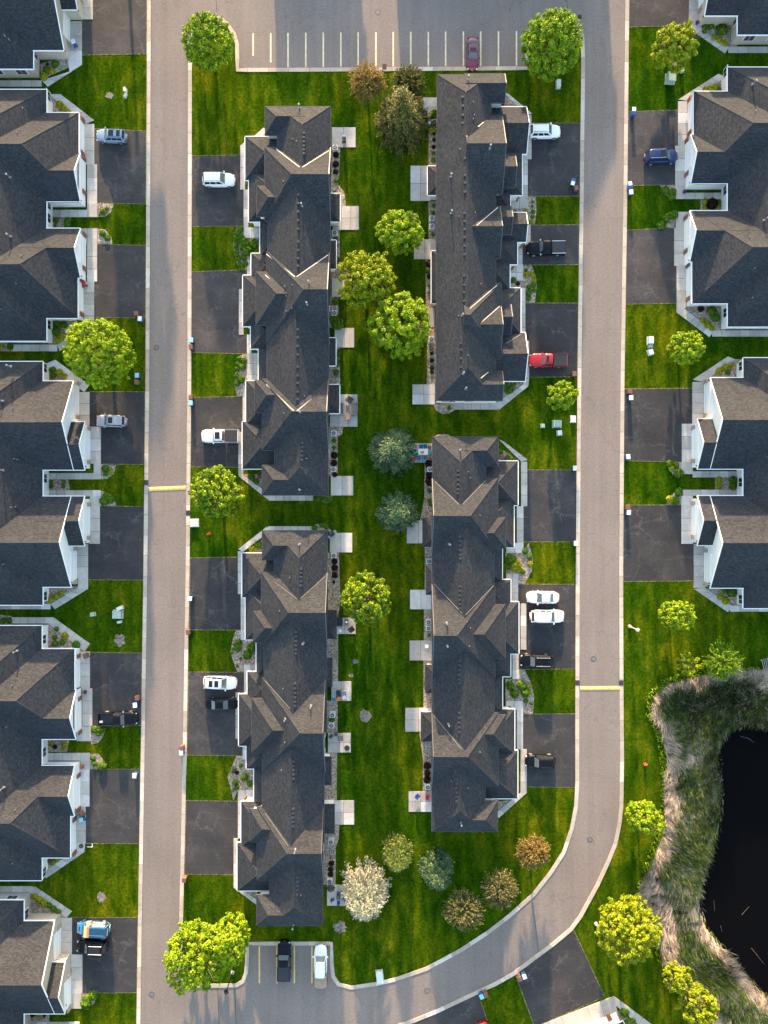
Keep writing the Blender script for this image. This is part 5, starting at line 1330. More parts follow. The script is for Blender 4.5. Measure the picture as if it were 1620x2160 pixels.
def hull(L, W, prof, nose=2.6, z0=0.22, x_from=None, x_to=None, blunt=0.0):
    """body shell lofted along x; prof: list of (x fraction -1..1, deck height)"""
    xs_ = sorted(set([-1, -.995, -.98, -.95, -.9, -.82, .82, .9, .95, .98, .995, 1] + [p[0] for p in prof] + [i / 10 for i in range(-8, 9)]))
    sec = []
    for t in xs_:
        if x_from is not None and t * L / 2 < x_from - 1e-6: continue
        if x_to is not None and t * L / 2 > x_to + 1e-6: continue
        zt = np.interp(t, [p[0] for p in prof], [p[1] for p in prof])
        k = (1 - abs(t) ** (7 + blunt)) ** (1 / nose); k = max(k, .62 if abs(t) == 1 else 0)
        w = W / 2 * (k * (1 - .045 * t * t))
        q = 1.0 if abs(t) < .97 else .82
        zt2 = z0 + (zt - z0) * q; x = t * L / 2
        sec.append([(x, -w * .93, z0), (x, -w, z0 + (zt2 - z0) * .35), (x, -w * .985, zt2 - .13), (x, -w * .93, zt2 - .03), (x, -w * .72, zt2 + .015), (x, 0, zt2 + .035),
                    (x, w * .72, zt2 + .015), (x, w * .93, zt2 - .03), (x, w * .985, zt2 - .13), (x, w, z0 + (zt2 - z0) * .35), (x, w * .93, z0)])
    return loft(sec)

def auto(name, label, cat, px, py, ang, L, W, H, kind, col, hood=.95, trunk=1.0, base=None, cab=None, rails=None, sunroof=None, bed=None, roofcol=None, mirrors=None, bpaint=None, group='vehicles parked on the drives and bays', h0=0.02):
    """ang: heading of the nose in degrees from the photo's right, counter-clockwise"""
    x, y = P(px, py, H * .45)
    t = thing(name, label, cat, (x, y, h0), R(ang), group)
    c = bpaint or paint(name + '_paint', col)
    if kind == 'sedan': prof = [(-1, .88), (-.72, 1.0), (-.5, 1.02), (.3, .98), (.75, .88), (1, .68)]; cab = cab or (-.68, -.36, .10, .42); zb = .98
    elif kind == 'suv': prof = [(-1, .98), (-.8, 1.08), (.35, 1.06), (.75, .98), (1, .74)]; cab = cab or (-.95, -.80, .16, .44); zb = 1.06
    elif kind == 'van': prof = [(-1, 1.05), (-.8, 1.12), (.5, 1.1), (.8, 1.02), (1, .76)]; cab = cab or (-.965, -.90, .38, .62); zb = 1.1
    else: prof = [(-1, .68), (-.26, .68), (-.25, 1.12), (.38, 1.14), (.8, 1.10), (1, .86)]; cab = cab or (-.24, -.17, .22, .38); zb = 1.12
    # the pickup's body stops at the bed; its bed is made of walls
    body = hull(L, W, prof if kind != 'pickup' else [(-.30, 1.12), (.38, 1.14), (.8, 1.10), (1, .86)], x_from=None if kind != 'pickup' else -.26 * L / 2, blunt=0 if kind != 'pickup' else 4)
    body.build('body', c, t, smooth=True)
    l2 = L / 2; xr0, xr1, xf1, xf0 = [v * l2 for v in cab]
    wb = W / 2 * .90; wt = W / 2 * (.74 if kind in ('sedan', 'suv') else .79 if kind == 'pickup' else .86)
    zr = H - .05
    Bq = {'rl': (xr0, wb, zb - .04), 'rr': (xr0, -wb, zb - .04), 'fl': (xf0, wb * .95, zb - .06), 'fr': (xf0, -wb * .95, zb - .06)}
    Tq = {'rl': (xr1, wt, zr), 'rr': (xr1, -wt, zr), 'fl': (xf1, wt, zr), 'fr': (xf1, -wt, zr)}
    cb = MB()
    def q4(a, b_, c_, d): cb.face([a, b_, c_, d])
    q4(Bq['fr'], Bq['fl'], Tq['fl'], Tq['fr']); q4(Bq['rl'], Bq['rr'], Tq['rr'], Tq['rl']); q4(Bq['fl'], Bq['rl'], Tq['rl'], Tq['fl']); q4(Bq['rr'], Bq['fr'], Tq['fr'], Tq['rr'])
    cb.build('cabin_frame', c, t)
    # roof panel, crowned and rounded
    n = 9; sec = []
    for i in range(n + 1):
        u = -1 + 2 * i / n; ex = (1 - abs(u) ** 5) ** .5; xx = (xr1 + xf1) / 2 + u * ((xf1 - xr1) / 2 + .05); k = wt * (.86 + .14 * ex)
        zc = zr + .005 + .05 * ex
        sec.append([(xx, -k - .01, zr - .05), (xx, -k * .96, zc - .02), (xx, -k * .5, zc + .012), (xx, 0, zc + .02), (xx, k * .5, zc + .012), (xx, k * .96, zc - .02), (xx, k + .01, zr - .05)])
    roof = loft(sec).build('roof', roofcol or c, t, smooth=True)
    def pane(nm, a, b_, c_, d, m=(.06, .94, .1, .93), mat='carglass', out=.012):
        A, B, C, D = map(Vector, (a, b_, c_, d)); nn = (B - A).cross(D - A).normalized() * out
        f = lambda u, v: tuple(A.lerp(B, u).lerp(D.lerp(C, u), v) + nn)
        mb = MB(); u0, u1, v0, v1 = m; mb.face([f(u0, v0), f(u1, v0), f(u1, v1), f(u0, v1)]); return mb.build(nm, M[mat], t)
    pane('windshield', Bq['fr'], Bq['fl'], Tq['fl'], Tq['fr'], (.05, .95, .06, .95), 'screen'); pane('rear_window', Bq['rl'], Bq['rr'], Tq['rr'], Tq['rl'], (.09, .91, .14, .9), 'screen' if kind == 'sedan' else 'carglass')
    ns = 2 if kind in ('sedan', 'pickup') else 3
    for s in range(ns):
        u0, u1 = .05 + s * .9 / ns + .015, .05 + (s + 1) * .9 / ns - .015
        pane('side_window', Bq['fl'], Bq['rl'], Tq['rl'], Tq['fl'], (u0, u1, .16, .9)); pane('side_window', Bq['rr'], Bq['fr'], Tq['fr'], Tq['rr'], (1 - u1, 1 - u0, .16, .9))
    wr = .33 if kind in ('sedan',) else .37 if kind != 'pickup' else .40
    for sx in (-.60, .62):
        for sy in (-1, 1):
            mb = MB(); mb.tube((sx * l2, sy * (W / 2 - .20), wr), (sx * l2, sy * (W / 2 + .015), wr), wr, wr, 18); w_ = mb.build('wheel', M['tyre'], t)
            mb = MB(); mb.tube((sx * l2, sy * (W / 2), wr), (sx * l2, sy * (W / 2 + .03), wr), wr * .66, wr * .6, 14); mb.build('rim', M['rim'], w_)
    for sy in (-1, 1):
        zf = prof[-1][1]
        mb = MB(); mb.box((l2 * .925, sy * W * .34, zf - .06), (.20, .24, .14), -sy * .5); mb.build('headlight', M['headlamp'], t)
        if kind != 'pickup': mb = MB(); mb.box((-l2 * .955, sy * W * .385, prof[0][1] - .10), (.16, .2, .2), sy * .4); mb.build('tail_light', M['taillamp'], t)
        mb = MB(); mb.box((xf0 - .18, sy * (W / 2 + .07), zb + .03), (.17, .24, .15)); mb.build('wing_mirror', mirrors or c, t)
        mb = MB(); mb.tube((l2 * .36, sy * .06, zb - .0), (l2 * .40, sy * .6, zb + .03), .012, .012, 5); mb.build('wiper', M['black'], t)
    mb = MB(); mb.box((l2 * .965, 0, .46), (.14, W * .62, .22)); mb.build('grille', M['black'], t)
    mb = MB(); mb.box((-l2 * .985, 0, .58), (.06, .5, .13)); mb.build('number_plate', M['headlamp'], t)
    if rails:
        for sy in (-1, 1):
            mb = MB(); mb.tube((xr1 + .12, sy * (wt - .10), zr + .085), (xf1 - .2, sy * (wt - .10), zr + .085), .028, .028, 6)
            for xx in (xr1 + .14, (xr1 + xf1) / 2, xf1 - .22): mb.box((xx, sy * (wt - .10), zr + .05), (.07, .04, .08))
            mb.build('roof_rail', M[rails], roof)
    for sr in (sunroof or []):
        a, b_ = sr; mb = MB(); mb.box((xr1 + (xf1 - xr1) * (a + b_) / 2, 0, zr + .075), ((xf1 - xr1) * (b_ - a), wt * 1.3, .02)); mb.build('sunroof', M['roofblack'], roof)
    if kind == 'pickup':
        x0, x1 = -l2, -.26 * l2; zt = 1.14
        mb = MB(); mb.box(((x0 + x1) / 2, 0, .62), (x1 - x0 - .06, W * .90, .2)); mb.build('bed_floor', M['bedliner'], t)
        for sy in (-1, 1):
            mb = MB(); mb.box(((x0 + x1) / 2, sy * (W / 2 - .09), .72), (x1 - x0 - .02, .16, .84)); bw = mb.build('bed_side', c, t)
            mb = MB(); mb.box(((x0 + x1) / 2, sy * (W / 2 - .09), 1.152), (x1 - x0 - .12, .10, .03)); mb.build('bed_rail', M['black'] if bed != 'rails' else M['chrome'], bw)
            mb = MB(); mb.box((x0 + .02, sy * (W / 2 - .12), .86), (.07, .16, .34)); mb.build('tail_light', M['taillamp'], t)
        mb = MB(); mb.box((x0 + .05, 0, .74), (.08, W * .84, .80)); mb.build('tailgate', c, t)
        mb = MB(); mb.box((x0 - .06, 0, .48), (.16, W * .9, .2)); mb.build('rear_bumper', M['chrome'], t)
        if bed != 'open':
            mb = MB(); mb.box(((x0 + x1) / 2 + .02, 0, 1.165), (x1 - x0 - .18, W * .80, .03)); cv = mb.build('bed_cover', M['bedliner'], t)
            for k in (1, 2):
                mb = MB(); mb.box((x0 + (x1 - x0) * k / 3, 0, 1.184), (.03, W * .78, .012)); mb.build('cover_seam', M['black'], cv)
    return t

WHITE = (0.88, 0.86, 0.83); BLACK = (0.005, 0.006, 0.009)
auto('parked_car', 'light blue crossover with a dark sunroof parked nose left at the upper left drive', 'car', 235, 287, 178, 4.45, 1.86, 1.62, 'suv', (0.22, 0.30, 0.40), rails='black', sunroof=[(.55, .9), (.1, .35)])
auto('parked_car', 'white sport utility parked nose right at the top drive of the upper left-centre row', 'car', 461, 379, 0, 4.8, 1.95, 1.78, 'suv', WHITE, rails='chrome')
auto('parked_car', 'maroon sedan parked alone in the top parking bays', 'car', 997, 114, -91, 4.75, 1.78, 1.45, 'sedan', (0.13, 0.022, 0.055), sunroof=[(.45, .78)])
auto('parked_car', 'white sport utility with black roof rails parked nose right beside the upper right-centre row', 'car', 1149, 277, 0, 4.7, 1.92, 1.76, 'suv', WHITE, rails='black')
auto('parked_car', 'navy blue minivan with silver roof rails on the far right drive', 'minivan', 1395, 330, 2, 4.95, 1.95, 1.76, 'suv', (0.010, 0.022, 0.10), rails='chrome', cab=(-.95, -.82, .22, .52), sunroof=[(.62, .9)])
auto('pickup_truck', 'black pickup with silver bed rails parked nose left beside the upper right-centre row', 'pickup', 1152, 523, 181, 5.75, 2.0, 1.88, 'pickup', BLACK, bed='rails', mirrors=M['chrome'])
auto('pickup_truck', 'red pickup with grey bed cover parked nose left on the upper right drive', 'pickup', 1156, 760, 180, 5.65, 1.98, 1.86, 'pickup', (0.36, 0.010, 0.016), sunroof=[(.5, .85)])
auto('parked_car', 'silver wagon with red tail lamps parked nose left beside the cream-gabled left row', 'car', 235, 888, 178.5, 4.45, 1.78, 1.6, 'suv', (0.34, 0.35, 0.37), sunroof=[(.62, .92)])
auto('pickup_truck', 'white pickup with black roof panel and dark bed cover parked nose left', 'pickup', 464, 920, 180, 5.5, 2.0, 1.86, 'pickup', WHITE, sunroof=[(.25, .95)])
auto('parked_car', 'white sport utility with two sunroof panes beside the lower left-centre row', 'car', 464, 1440, -2, 4.95, 1.95, 1.76, 'suv', WHITE, sunroof=[(.58, .82), (.22, .46)])
auto('parked_car', 'black sedan parked nose right beside the white one with two sunroof panes', 'car', 469, 1485, 1, 4.85, 1.82, 1.46, 'sedan', BLACK)
auto('parked_car', 'white sedan parked nose left beside the lower right-centre row', 'car', 1145, 1260, 179, 4.8, 1.82, 1.46, 'sedan', WHITE)
auto('parked_car', 'white sport utility parked nose right just below the white sedan', 'car', 1154, 1300, 0, 5.05, 1.95, 1.72, 'suv', WHITE, rails='chrome')
auto('parked_car', 'black sport utility with silver roof rails below the two white cars', 'car', 1132, 1394, 179, 4.75, 1.9, 1.74, 'suv', BLACK, rails='chrome')
auto('parked_car', 'black sport utility alone on the lowest drive of the right-centre row', 'car', 1140, 1606, 179, 4.5, 1.88, 1.76, 'suv', BLACK)
tk = auto('pickup_truck', 'black pickup with an open empty bed parked nose right on the lower far left drive', 'pickup', 249, 1516, 1, 5.75, 2.0, 1.86, 'pickup', BLACK, bed='open', mirrors=M['chrome'])
auto('parked_car', 'black sport utility parked right below the blue wrapped van', 'car', 194, 1997, 178, 4.6, 1.88, 1.68, 'suv', BLACK, rails='chrome', sunroof=[(.15, .9)])
auto('pickup_truck', 'black pickup parked nose up in the bottom parking bays', 'pickup', 599, 2027, 89, 5.8, 2.0, 1.86, 'pickup', BLACK)
auto('parked_car', 'white car parked nose up in the bottom parking bays ahead of a small wooden trailer', 'car', 676, 2028, 89, 4.8, 1.95, 1.66, 'suv', WHITE)
auto('parked_car', 'red car at the bottom edge of the photo, only its tail in view', 'car', 1013, 2188, -108, 4.6, 1.85, 1.6, 'suv', (0.45, 0.012, 0.014))

# the wrapped van: pale blue nose, yellow and orange bands, blue roof, white lettering on its side
vblue = paint('van_pale_blue', (0.13, 0.38, 0.60)); vdeep = paint('van_deep_blue', (0.006, 0.065, 0.15)); vdark = paint('van_dark_teal', (0.02, 0.05, 0.07))
vyel = paint('van_yellow', (0.85, 0.60, 0.18)); vora = paint('van_orange', (0.80, 0.20, 0.05)); vred = paint('van_red', (0.55, 0.03, 0.03))
van = auto('parked_van', 'small delivery van with blue roof, orange and yellow bands and white side lettering', 'van', 196, 1959, 177, 4.85, 1.85, 1.86, 'van', None, bpaint=vblue, roofcol=vdeep)
l2 = 4.85 / 2; zr = 1.86 - .05; wt = 1.85 / 2 * .86; wb = 1.85 / 2 * .9
def vbox(nm, c, d, m, rz=0.0):
    mb = MB(); mb.box(c, d, rz); return mb.build(nm, m, van)
vbox('yellow_band', (l2 * .30, 0, zr + .055), (.42, wt * 1.86, .05), vyel); vbox('orange_band', (l2 * .30 - .37, 0, zr + .052), (.32, wt * 1.9, .05), vora)
for k in range(7): vbox('roof_rib', (-l2 * .38, (k - 3) * .2, zr + .072), (2.1, .03, .02), vblue if k == 5 else vdark)
vbox('tail_panel', (-l2 * .93, 0, 1.1), (.28, 1.62, .9), vdark)
for sy in (-1, 1):
    # side panel leaning with the body side: dark rear, red and yellow sweep, white lettering (illegible in the photo, so only its blocks)
    mb = MB(); A = (l2 * .34, sy * wb * 1.0, 1.06); B = (-l2 * .93, sy * wb * 1.0, 1.06); Cc = (-l2 * .88, sy * (wt + .02), zr - .05); D = (l2 * .30, sy * (wt + .02), zr - .05)
    off = sy * .03
    mb.face([(p[0], p[1] + off, p[2]) for p in (A, B, Cc, D)]); mb.build('side_panel', vdark, van)
    mb = MB(); mb.face([(p[0], p[1] + off * 1.5, p[2]) for p in ((l2 * .34, sy * wb, 1.06), (l2 * .02, sy * wb, 1.06), (l2 * .16, sy * (wt + .02), zr - .07), (l2 * .3, sy * (wt + .02), zr - .07))]); mb.build('yellow_sweep', vyel, van)
    mb = MB(); mb.face([(p[0], p[1] + off * 1.7, p[2]) for p in ((l2 * .02, sy * wb, 1.06), (l2 * -.12, sy * wb, 1.06), (l2 * .10, sy * (wt + .02), zr - .1), (l2 * .16, sy * (wt + .02), zr - .1))]); mb.build('red_sweep', vred, van)
    for k in range(5):
        x0 = -l2 * .06 - k * .37
        for rr_, (zz, hh) in enumerate(((.25, .34), (.62, .26))):
            f = lambda u, v: (x0 - u * .30, sy * (wb + (wt - wb) * v) + off * 2.0, 1.06 + (zr - 1.11) * v)
            mb = MB(); mb.face([f(0, zz), f(1, zz), f(1, zz + hh), f(0, zz + hh)]); mb.build('white_letter_block', M['trim'], van)
for k in range(5):
    vbox('white_letter_block', (-l2 * .985, -.5 + k * .24, 1.48), (.03, .14, .2), M['trim'])
for sy in (-1, 1):
    yy = sy * (1.85 / 2 + .012)
    vbox('lower_panel', (-l2 * .36, yy, .72), (2.5, .02, .66), vdark); vbox('yellow_sweep', (l2 * .36, yy + sy * .004, .80), (.42, .02, .46), vyel); vbox('red_sweep', (l2 * .12, yy + sy * .008, .80), (.26, .02, .46), vred)
    for k in range(5): vbox('white_letter_block', (-l2 * .06 - k * .37, yy + sy * .012, .86), (.28, .02, .26), M['trim'])
vbox('vent_grille', (l2 * .80, 0, 1.07), (.12, .62, .03), M['black'])

# wooden flat trailer behind the white car
wood = plain('weathered_plywood', (0.36, 0.27, 0.19), 0.8, 0.35, 3.0)
t = thing('utility_trailer', 'small wooden flat trailer behind the white car in the bottom bays', 'trailer', (*P(676, 2070, .6), 0.01), 0)
for k in range(6):
    mb = MB(); mb.box((-.75 + k * .3, 0, .62 + .004 * (k % 2)), (.285, 1.75, .05)); mb.build('deck_plank', wood, t)
mb = MB(); mb.box((0, -.97, .6), (1.3, .2, .06)); mb.build('ramp', wood, t)
mb = MB(); mb.box((0, .9, .56), (1.9, .06, .12)); mb.box((0, -.86, .56), (1.9, .06, .12)); mb.box((.93, 0, .56), (.06, 1.75, .12)); mb.box((-.93, 0, .56), (.06, 1.75, .12)); mb.build('frame', plain('orange_frame', (.45, .16, .04), .5), t)
for sx in (-1, 1):
    mb = MB(); mb.tube((sx * .86, 0, .28), (sx * 1.0, 0, .28), .28, .28, 14); mb.build('wheel', M['tyre'], t)
mb = MB(); mb.box((0, 1.3, .5), (.08, .9, .08)); mb.build('drawbar', M['darkgrey'], t)

# ------------------------------------------------------------------ wheelie bins
def bin_model(name, body, lid, lid_open=False):
    t = thing(name, 'bin', 'bin')
    mb = MB(); mb.box((0, 0, .52), (.5, .58, .92), 0, 0, (1.15, 1.15)); mb.build('tub', body, t)
    if lid_open: mb = MB(); mb.box((0, .42, 1.02), (.56, .6, .05)); mb.build('lid', lid, t)
    else: mb = MB(); mb.box((0, 0, 1.02), (.62, .72, .07), 0, 0, (.9, .9)); mb.build('lid', lid, t)
    for s in (-1, 1):
        mb = MB(); mb.tube((s * .2, -.3, .13), (s * .27, -.3, .13), .13, .13, 10); mb.build('wheel', M['tyre'], t)
    mb = MB(); mb.tube((-.24, -.38, .95), (.24, -.38, .95), .025, .025, 6); mb.build('handle', M['black'], t)
    return t
binblue = plain('blue_bin_plastic', (.02, .09, .28), .5); binbrown = plain('brown_bin_plastic', (.16, .075, .055), .55, .2, 3); binwhite = plain('pale_lid_plastic', (.62, .68, .74), .5); binteal = plain('teal_lid_plastic', (.25, .55, .62), .5); bingrey = plain('charcoal_bin_plastic', (.05, .055, .06), .5)
BM = {'b': bin_model('recycling_bin', binblue, binwhite), 'B': bin_model('refuse_bin', binbrown, binbrown), 't': bin_model('recycling_bin', binblue, binteal), 'o': bin_model('recycling_bin', binblue, binwhite, True), 'k': bin_model('refuse_bin', bingrey, binwhite)}
BU = {k: [] for k in BM}
for k, px, py, rz, lab in [
 ('b', 157, 92, .4, 'blue bin with white lid on the walk at the top left corner house'), ('B', 289, 663, .1, 'brown bin at the kerb above the tall yellow-green left tree'), ('b', 297, 674, 0, 'white-lidded bin at the kerb above the tall yellow-green left tree'),
 ('t', 291, 793, 0, 'teal-lidded bin on the lawn right of the tall yellow-green left tree'), ('B', 290, 807, 0, 'brown bin on the lawn right of the tall yellow-green left tree'), ('t', 405, 719, 0, 'teal-lidded bin at the right kerb of the left street, upper of two spots'), ('B', 404, 733, .1, 'brown bin below the upper teal-lidded bin at the left street'),
 ('B', 404, 839, 0, 'brown bin at the top corner of the white pickup drive'), ('t', 404, 851, 0, 'teal-lidded bin at the top corner of the white pickup drive'), ('o', 1208, 384, 2.9, 'blue bin with open white lids on the drive below the top right white car'), ('B', 1214, 399, .2, 'brown bin on the drive below the top right white car'),
 ('o', 1335, 240, 0, 'blue bin with open white lid at the top corner of the minivan drive'), ('o', 1328, 396, .2, 'blue bin with open white lid at the bottom corner of the minivan drive'), ('k', 1329, 408, .1, 'charcoal bin with white lid on the grass below the minivan drive'),
 ('B', 1327, 826, 0, 'brown bin at the kerb of the drive right of the upper right lawn'), ('b', 1329, 840, .05, 'white-lidded bin at the kerb of the drive right of the upper right lawn'), ('b', 1323, 964, .1, 'white-lidded bin at the kerb above the narrow court lawn on the right'),
 ('B', 1323, 1070, 0, 'brown bin at the kerb below the narrow court lawn on the right'), ('b', 1324, 1081, 0, 'white-lidded bin at the kerb below the narrow court lawn on the right'), ('b', 402, 1262, 1.5, 'white-lidded bin beside the empty drive of the lower left-centre row'), ('B', 398, 1332, .1, 'brown bin at the lawn corner of the lower left-centre row'),
 ('B', 385, 1576, .1, 'brown bin standing in the left street near the white and black cars'), ('b', 384, 1586, 0, 'white-lidded bin standing in the left street near the white and black cars'), ('B', 291, 1471, .1, 'brown bin above the open-bed pickup'), ('b', 287, 1486, .1, 'white-lidded bin above the open-bed pickup'),
 ('b', 286, 1634, -.1, 'white-lidded bin alone at the corner of the lowest left drive'), ('B', 390, 1853, -.1, 'brown bin at the kerb below the lowest drive of the lower left-centre row'), ('k', 1211, 988, 0, 'charcoal bin at the kerb of the upper drive of the lower right-centre row'), ('b', 1213, 1146, 0, 'white-lidded bin at the kerb below the upper drive of the lower right-centre row'),
 ('b', 1105, 2056, .35, 'white-lidded bin at the kerb of the curved bottom drive'), ('B', 1095, 2061, .35, 'brown bin at the kerb of the curved bottom drive'), ('t', 1015, 2098, .45, 'blue bin on the wedge of lawn by the bottom street'), ('B', 1024, 2095, .4, 'brown bin on the wedge of lawn by the bottom street'),
 ('B', 1210, 790, 0, 'brown bin at the kerb near the red pickup'), ('B', 182, 1382, .3, 'brown bin by the garage above the open-bed pickup'), ('B', 172, 1716, .6, 'brown bin in front of the lowest garage of the lower white left row'), ('t', 174, 1727, .3, 'blue bin in front of the lowest garage of the lower white left row')]:
    place(BM[k], BU[k], (*P(px, py, .5), 0.02), rz, lab, 'wheelie bins put out along the streets')

# ------------------------------------------------------------------ air conditioners, utility boxes, hydrants, lamps
def ac_model():
    t = thing('air_conditioner', 'ac', 'air conditioner')
    mb = MB(); mb.box((0, 0, .40), (.72, .72, .75)); mb.build('casing', plain('beige_casing', (.55, .54, .52), .5), t)
    mb = MB(); mb.tube((0, 0, .78), (0, 0, .795), .30, .30, 18); f = mb.build('fan_opening', M['black'], t)
    for k in range(4):
        mb = MB(); mb.box((.13 * math.cos(k * 1.571 + .4), .13 * math.sin(k * 1.571 + .4), .80), (.24, .09, .012), k * 1.571 + .4); mb.build('fan_blade', M['steel'], f)
    mb = MB(); mb.box((0, 0, .015), (.9, .9, .05)); mb.build('pad', M['conc'], t)
    return t
AC = ac_model(); ACU = []
for px, py, lab in [(707, 312, 'behind the upper left-centre row below its northern patio'), (706, 492, 'behind the upper left-centre row below its covered porch'), (706, 651, 'upper of a pair behind the upper left-centre row'), (705, 661, 'lower of a pair behind the upper left-centre row'), (704, 914, 'below the patio with the sofa set'), (703, 990, 'near the south end of the upper left-centre row'),
  (704, 1172, 'near the north end of the lower left-centre row'), (701, 1508, 'above a green shrub behind the lower left-centre row'), (699, 1530, 'below a green shrub behind the lower left-centre row'), (698, 1776, 'behind the lower left-centre row below its lowest porch'), (695, 1859, 'just above the dark umbrella at the lower left-centre row'),
  (911, 461, 'upper of a pair behind the upper right-centre row'), (911, 478, 'lower of a pair behind the upper right-centre row'), (910, 716, 'alone behind the lower half of the upper right-centre row'), (907, 990, 'among dark shrubs below the patio with blue chairs'), (905, 1184, 'below the northern porch of the lower right-centre row'), (904, 1312, 'upper of a pair behind the lower right-centre row'), (904, 1325, 'lower of a pair behind the lower right-centre row'), (902, 1660, 'above the lowest patio of the lower right-centre row')]:
    place(AC, ACU, (*P(px, py, .6), 0.016), rng.uniform(-.05, .05), 'square air conditioner ' + lab, 'air conditioners along the house backs')

ugreen = plain('pale_green_enamel', (.30, .40, .33), .5, .15, 3); upale = plain('pale_mint_enamel', (.58, .66, .56), .5)
def ubox(px, py, w, d, h, mat, lab, rz=0.0, pad=True):
    t = thing('utility_box', lab, 'utility box', (*P(px, py, h * .5), 0.01), rz, 'utility boxes on the lawns')
    mb = MB(); mb.box((0, 0, h / 2), (w, d, h), 0, 0, (.96, .96)); mb.build('cabinet', mat, t)
    mb = MB(); mb.box((0, 0, h + .02), (w * 1.04, d * 1.04, .05)); mb.build('lid', mat, t)
    mb = MB(); mb.box((0, -d / 2 - .01, h * .5), (w * .8, .02, h * .75)); mb.build('door', mat, t)
    if pad: mb = MB(); mb.box((0, 0, .02), (w * 1.25, d * 1.25, .06)); mb.build('pad', M['conc'], t)
for a in [(264, 190, .35, .55, .6, upale, 'taller mint box of a pair on the top left lawn', .1), (265, 202, .3, .55, .4, upale, 'lower mint box of a pair on the top left lawn', -.3), (1415, 164, 1.2, 1.3, .8, ugreen, 'large grey-green transformer below the golden-green tree on the upper right lawn', -.05), (1438, 148, .45, .5, .5, upale, 'small pale box right of the golden-green tree on the upper right lawn', .4),
  (1178, 177, .6, 1.05, .55, upale, 'pale box on the lawn below the right round tree of the parking lot', 0), (1372, 718, .7, 1.0, .7, upale, 'largest mint box of three in a line on the right lawn', 0), (1372, 730, .55, .5, .5, ugreen, 'grey middle box of three in a line on the right lawn', 0), (1372, 743, .65, .75, .55, upale, 'lowest mint box of three in a line on the right lawn', .3),
  (1175, 894, 1.1, .95, .7, ugreen, 'larger grey-white box on the lawn between the two right-centre rows', 0), (1145, 898, .5, .5, .3, ugreen, 'small flat grey box on the lawn between the two right-centre rows', .05), (1180, 913, .6, .65, .6, upale, 'white box on the lawn between the two right-centre rows', .1), (248, 1296, 1.2, 1.1, .8, ugreen, 'grey-green transformer on the left lawn below the cream-gabled row', -.02), (253, 1283, .75, .5, .6, upale, 'pale box above the transformer on the left lawn', .4), (252, 1312, .55, .3, .4, upale, 'small white box below the transformer on the left lawn', .1), (196, 1296, .6, .5, .5, ugreen, 'small grey box left of the transformer on the left lawn', .1),
  (410, 1103, 1.05, 1.0, .35, upale, 'white block at the kerb below the tree right of the left yellow hump', .02), (801, 2061, .9, 1.6, .5, upale, 'white upright block at the kerb of the bottom street', .12), (1209, 884, .7, .9, .3, upale, 'white block at the inner kerb right of the gap between the right-centre rows', 0)]:
    ubox(*a)

def hydrant(px, py, lab):
    t = thing('fire_hydrant', lab, 'hydrant', (*P(px, py), 0.01), .4, 'fire hydrants')
    red = bpy.data.materials.get('hydrant_red') or plain('hydrant_red', (.55, .05, .03), .5)
    mb = MB(); mb.tube((0, 0, 0), (0, 0, .65), .14, .12, 12); mb.tube((0, 0, .65), (0, 0, .8), .15, .05, 12); mb.build('barrel', red, t)
    for s in (-1, 1):
        mb = MB(); mb.tube((s * .1, 0, .5), (s * .26, 0, .5), .08, .08, 10); mb.build('nozzle', red, t)
    mb = MB(); mb.tube((0, 0, 0), (0, 0, .04), .22, .22, 12); mb.build('flange', red, t)
hydrant(441, 1126, 'red hydrant on the lawn below the left yellow hump tree'); hydrant(1360, 1611, 'orange-red hydrant on the lawn between right street and reeds')

def street_lamp(px, py, h, lab, rz=0.0, mat='black', globe=False):
    t = thing('street_lamp', lab, 'street lamp', (*P(px, py), 0.0), rz, None)
    mb = MB(); mb.tube((0, 0, 0), (0, 0, .35), .26, .24, 14); mb.build('concrete_base', M['conc'], t)
    mb = MB(); mb.tube((0, 0, .3), (0, 0, h - .3), .085, .06, 10); mb.build('pole', M[mat] if mat in M else mat, t)
    hd = MB()
    if globe: hd.tube((0, 0, h - .4), (0, 0, h - .1), .22, .28, 12); hd.tube((0, 0, h - .1), (0, 0, h + .1), .28, .08, 12)
    else: hd.box((.0, 0, h - .1), (.55, .55, .42), 0, 0, (.7, .7)); hd.tube((0, 0, h + .1), (0, 0, h + .3), .2, .04, 10)
    hd.build('lantern', M[mat] if mat in M else mat, t)
cream = plain('cream_lamp_paint', (.55, .47, .38), .5)
street_lamp(491, 2050, 4.8, 'black street lamp beside the large two-lobed tree at the bottom', .3); street_lamp(426, 80, 4.7, 'black street lamp behind the left round tree of the parking lot'); street_lamp(1206, 78, 4.7, 'black street lamp behind the right round tree of the parking lot')
street_lamp(1328, 1321, 3.7, 'cream lamp post leaning outward on the lawn above the pond', .2, cream, True)
street_lamp(1257, 1948, 2.6, 'white-topped lamp post half hidden by the large golden tree', .2, M['trim'], True)

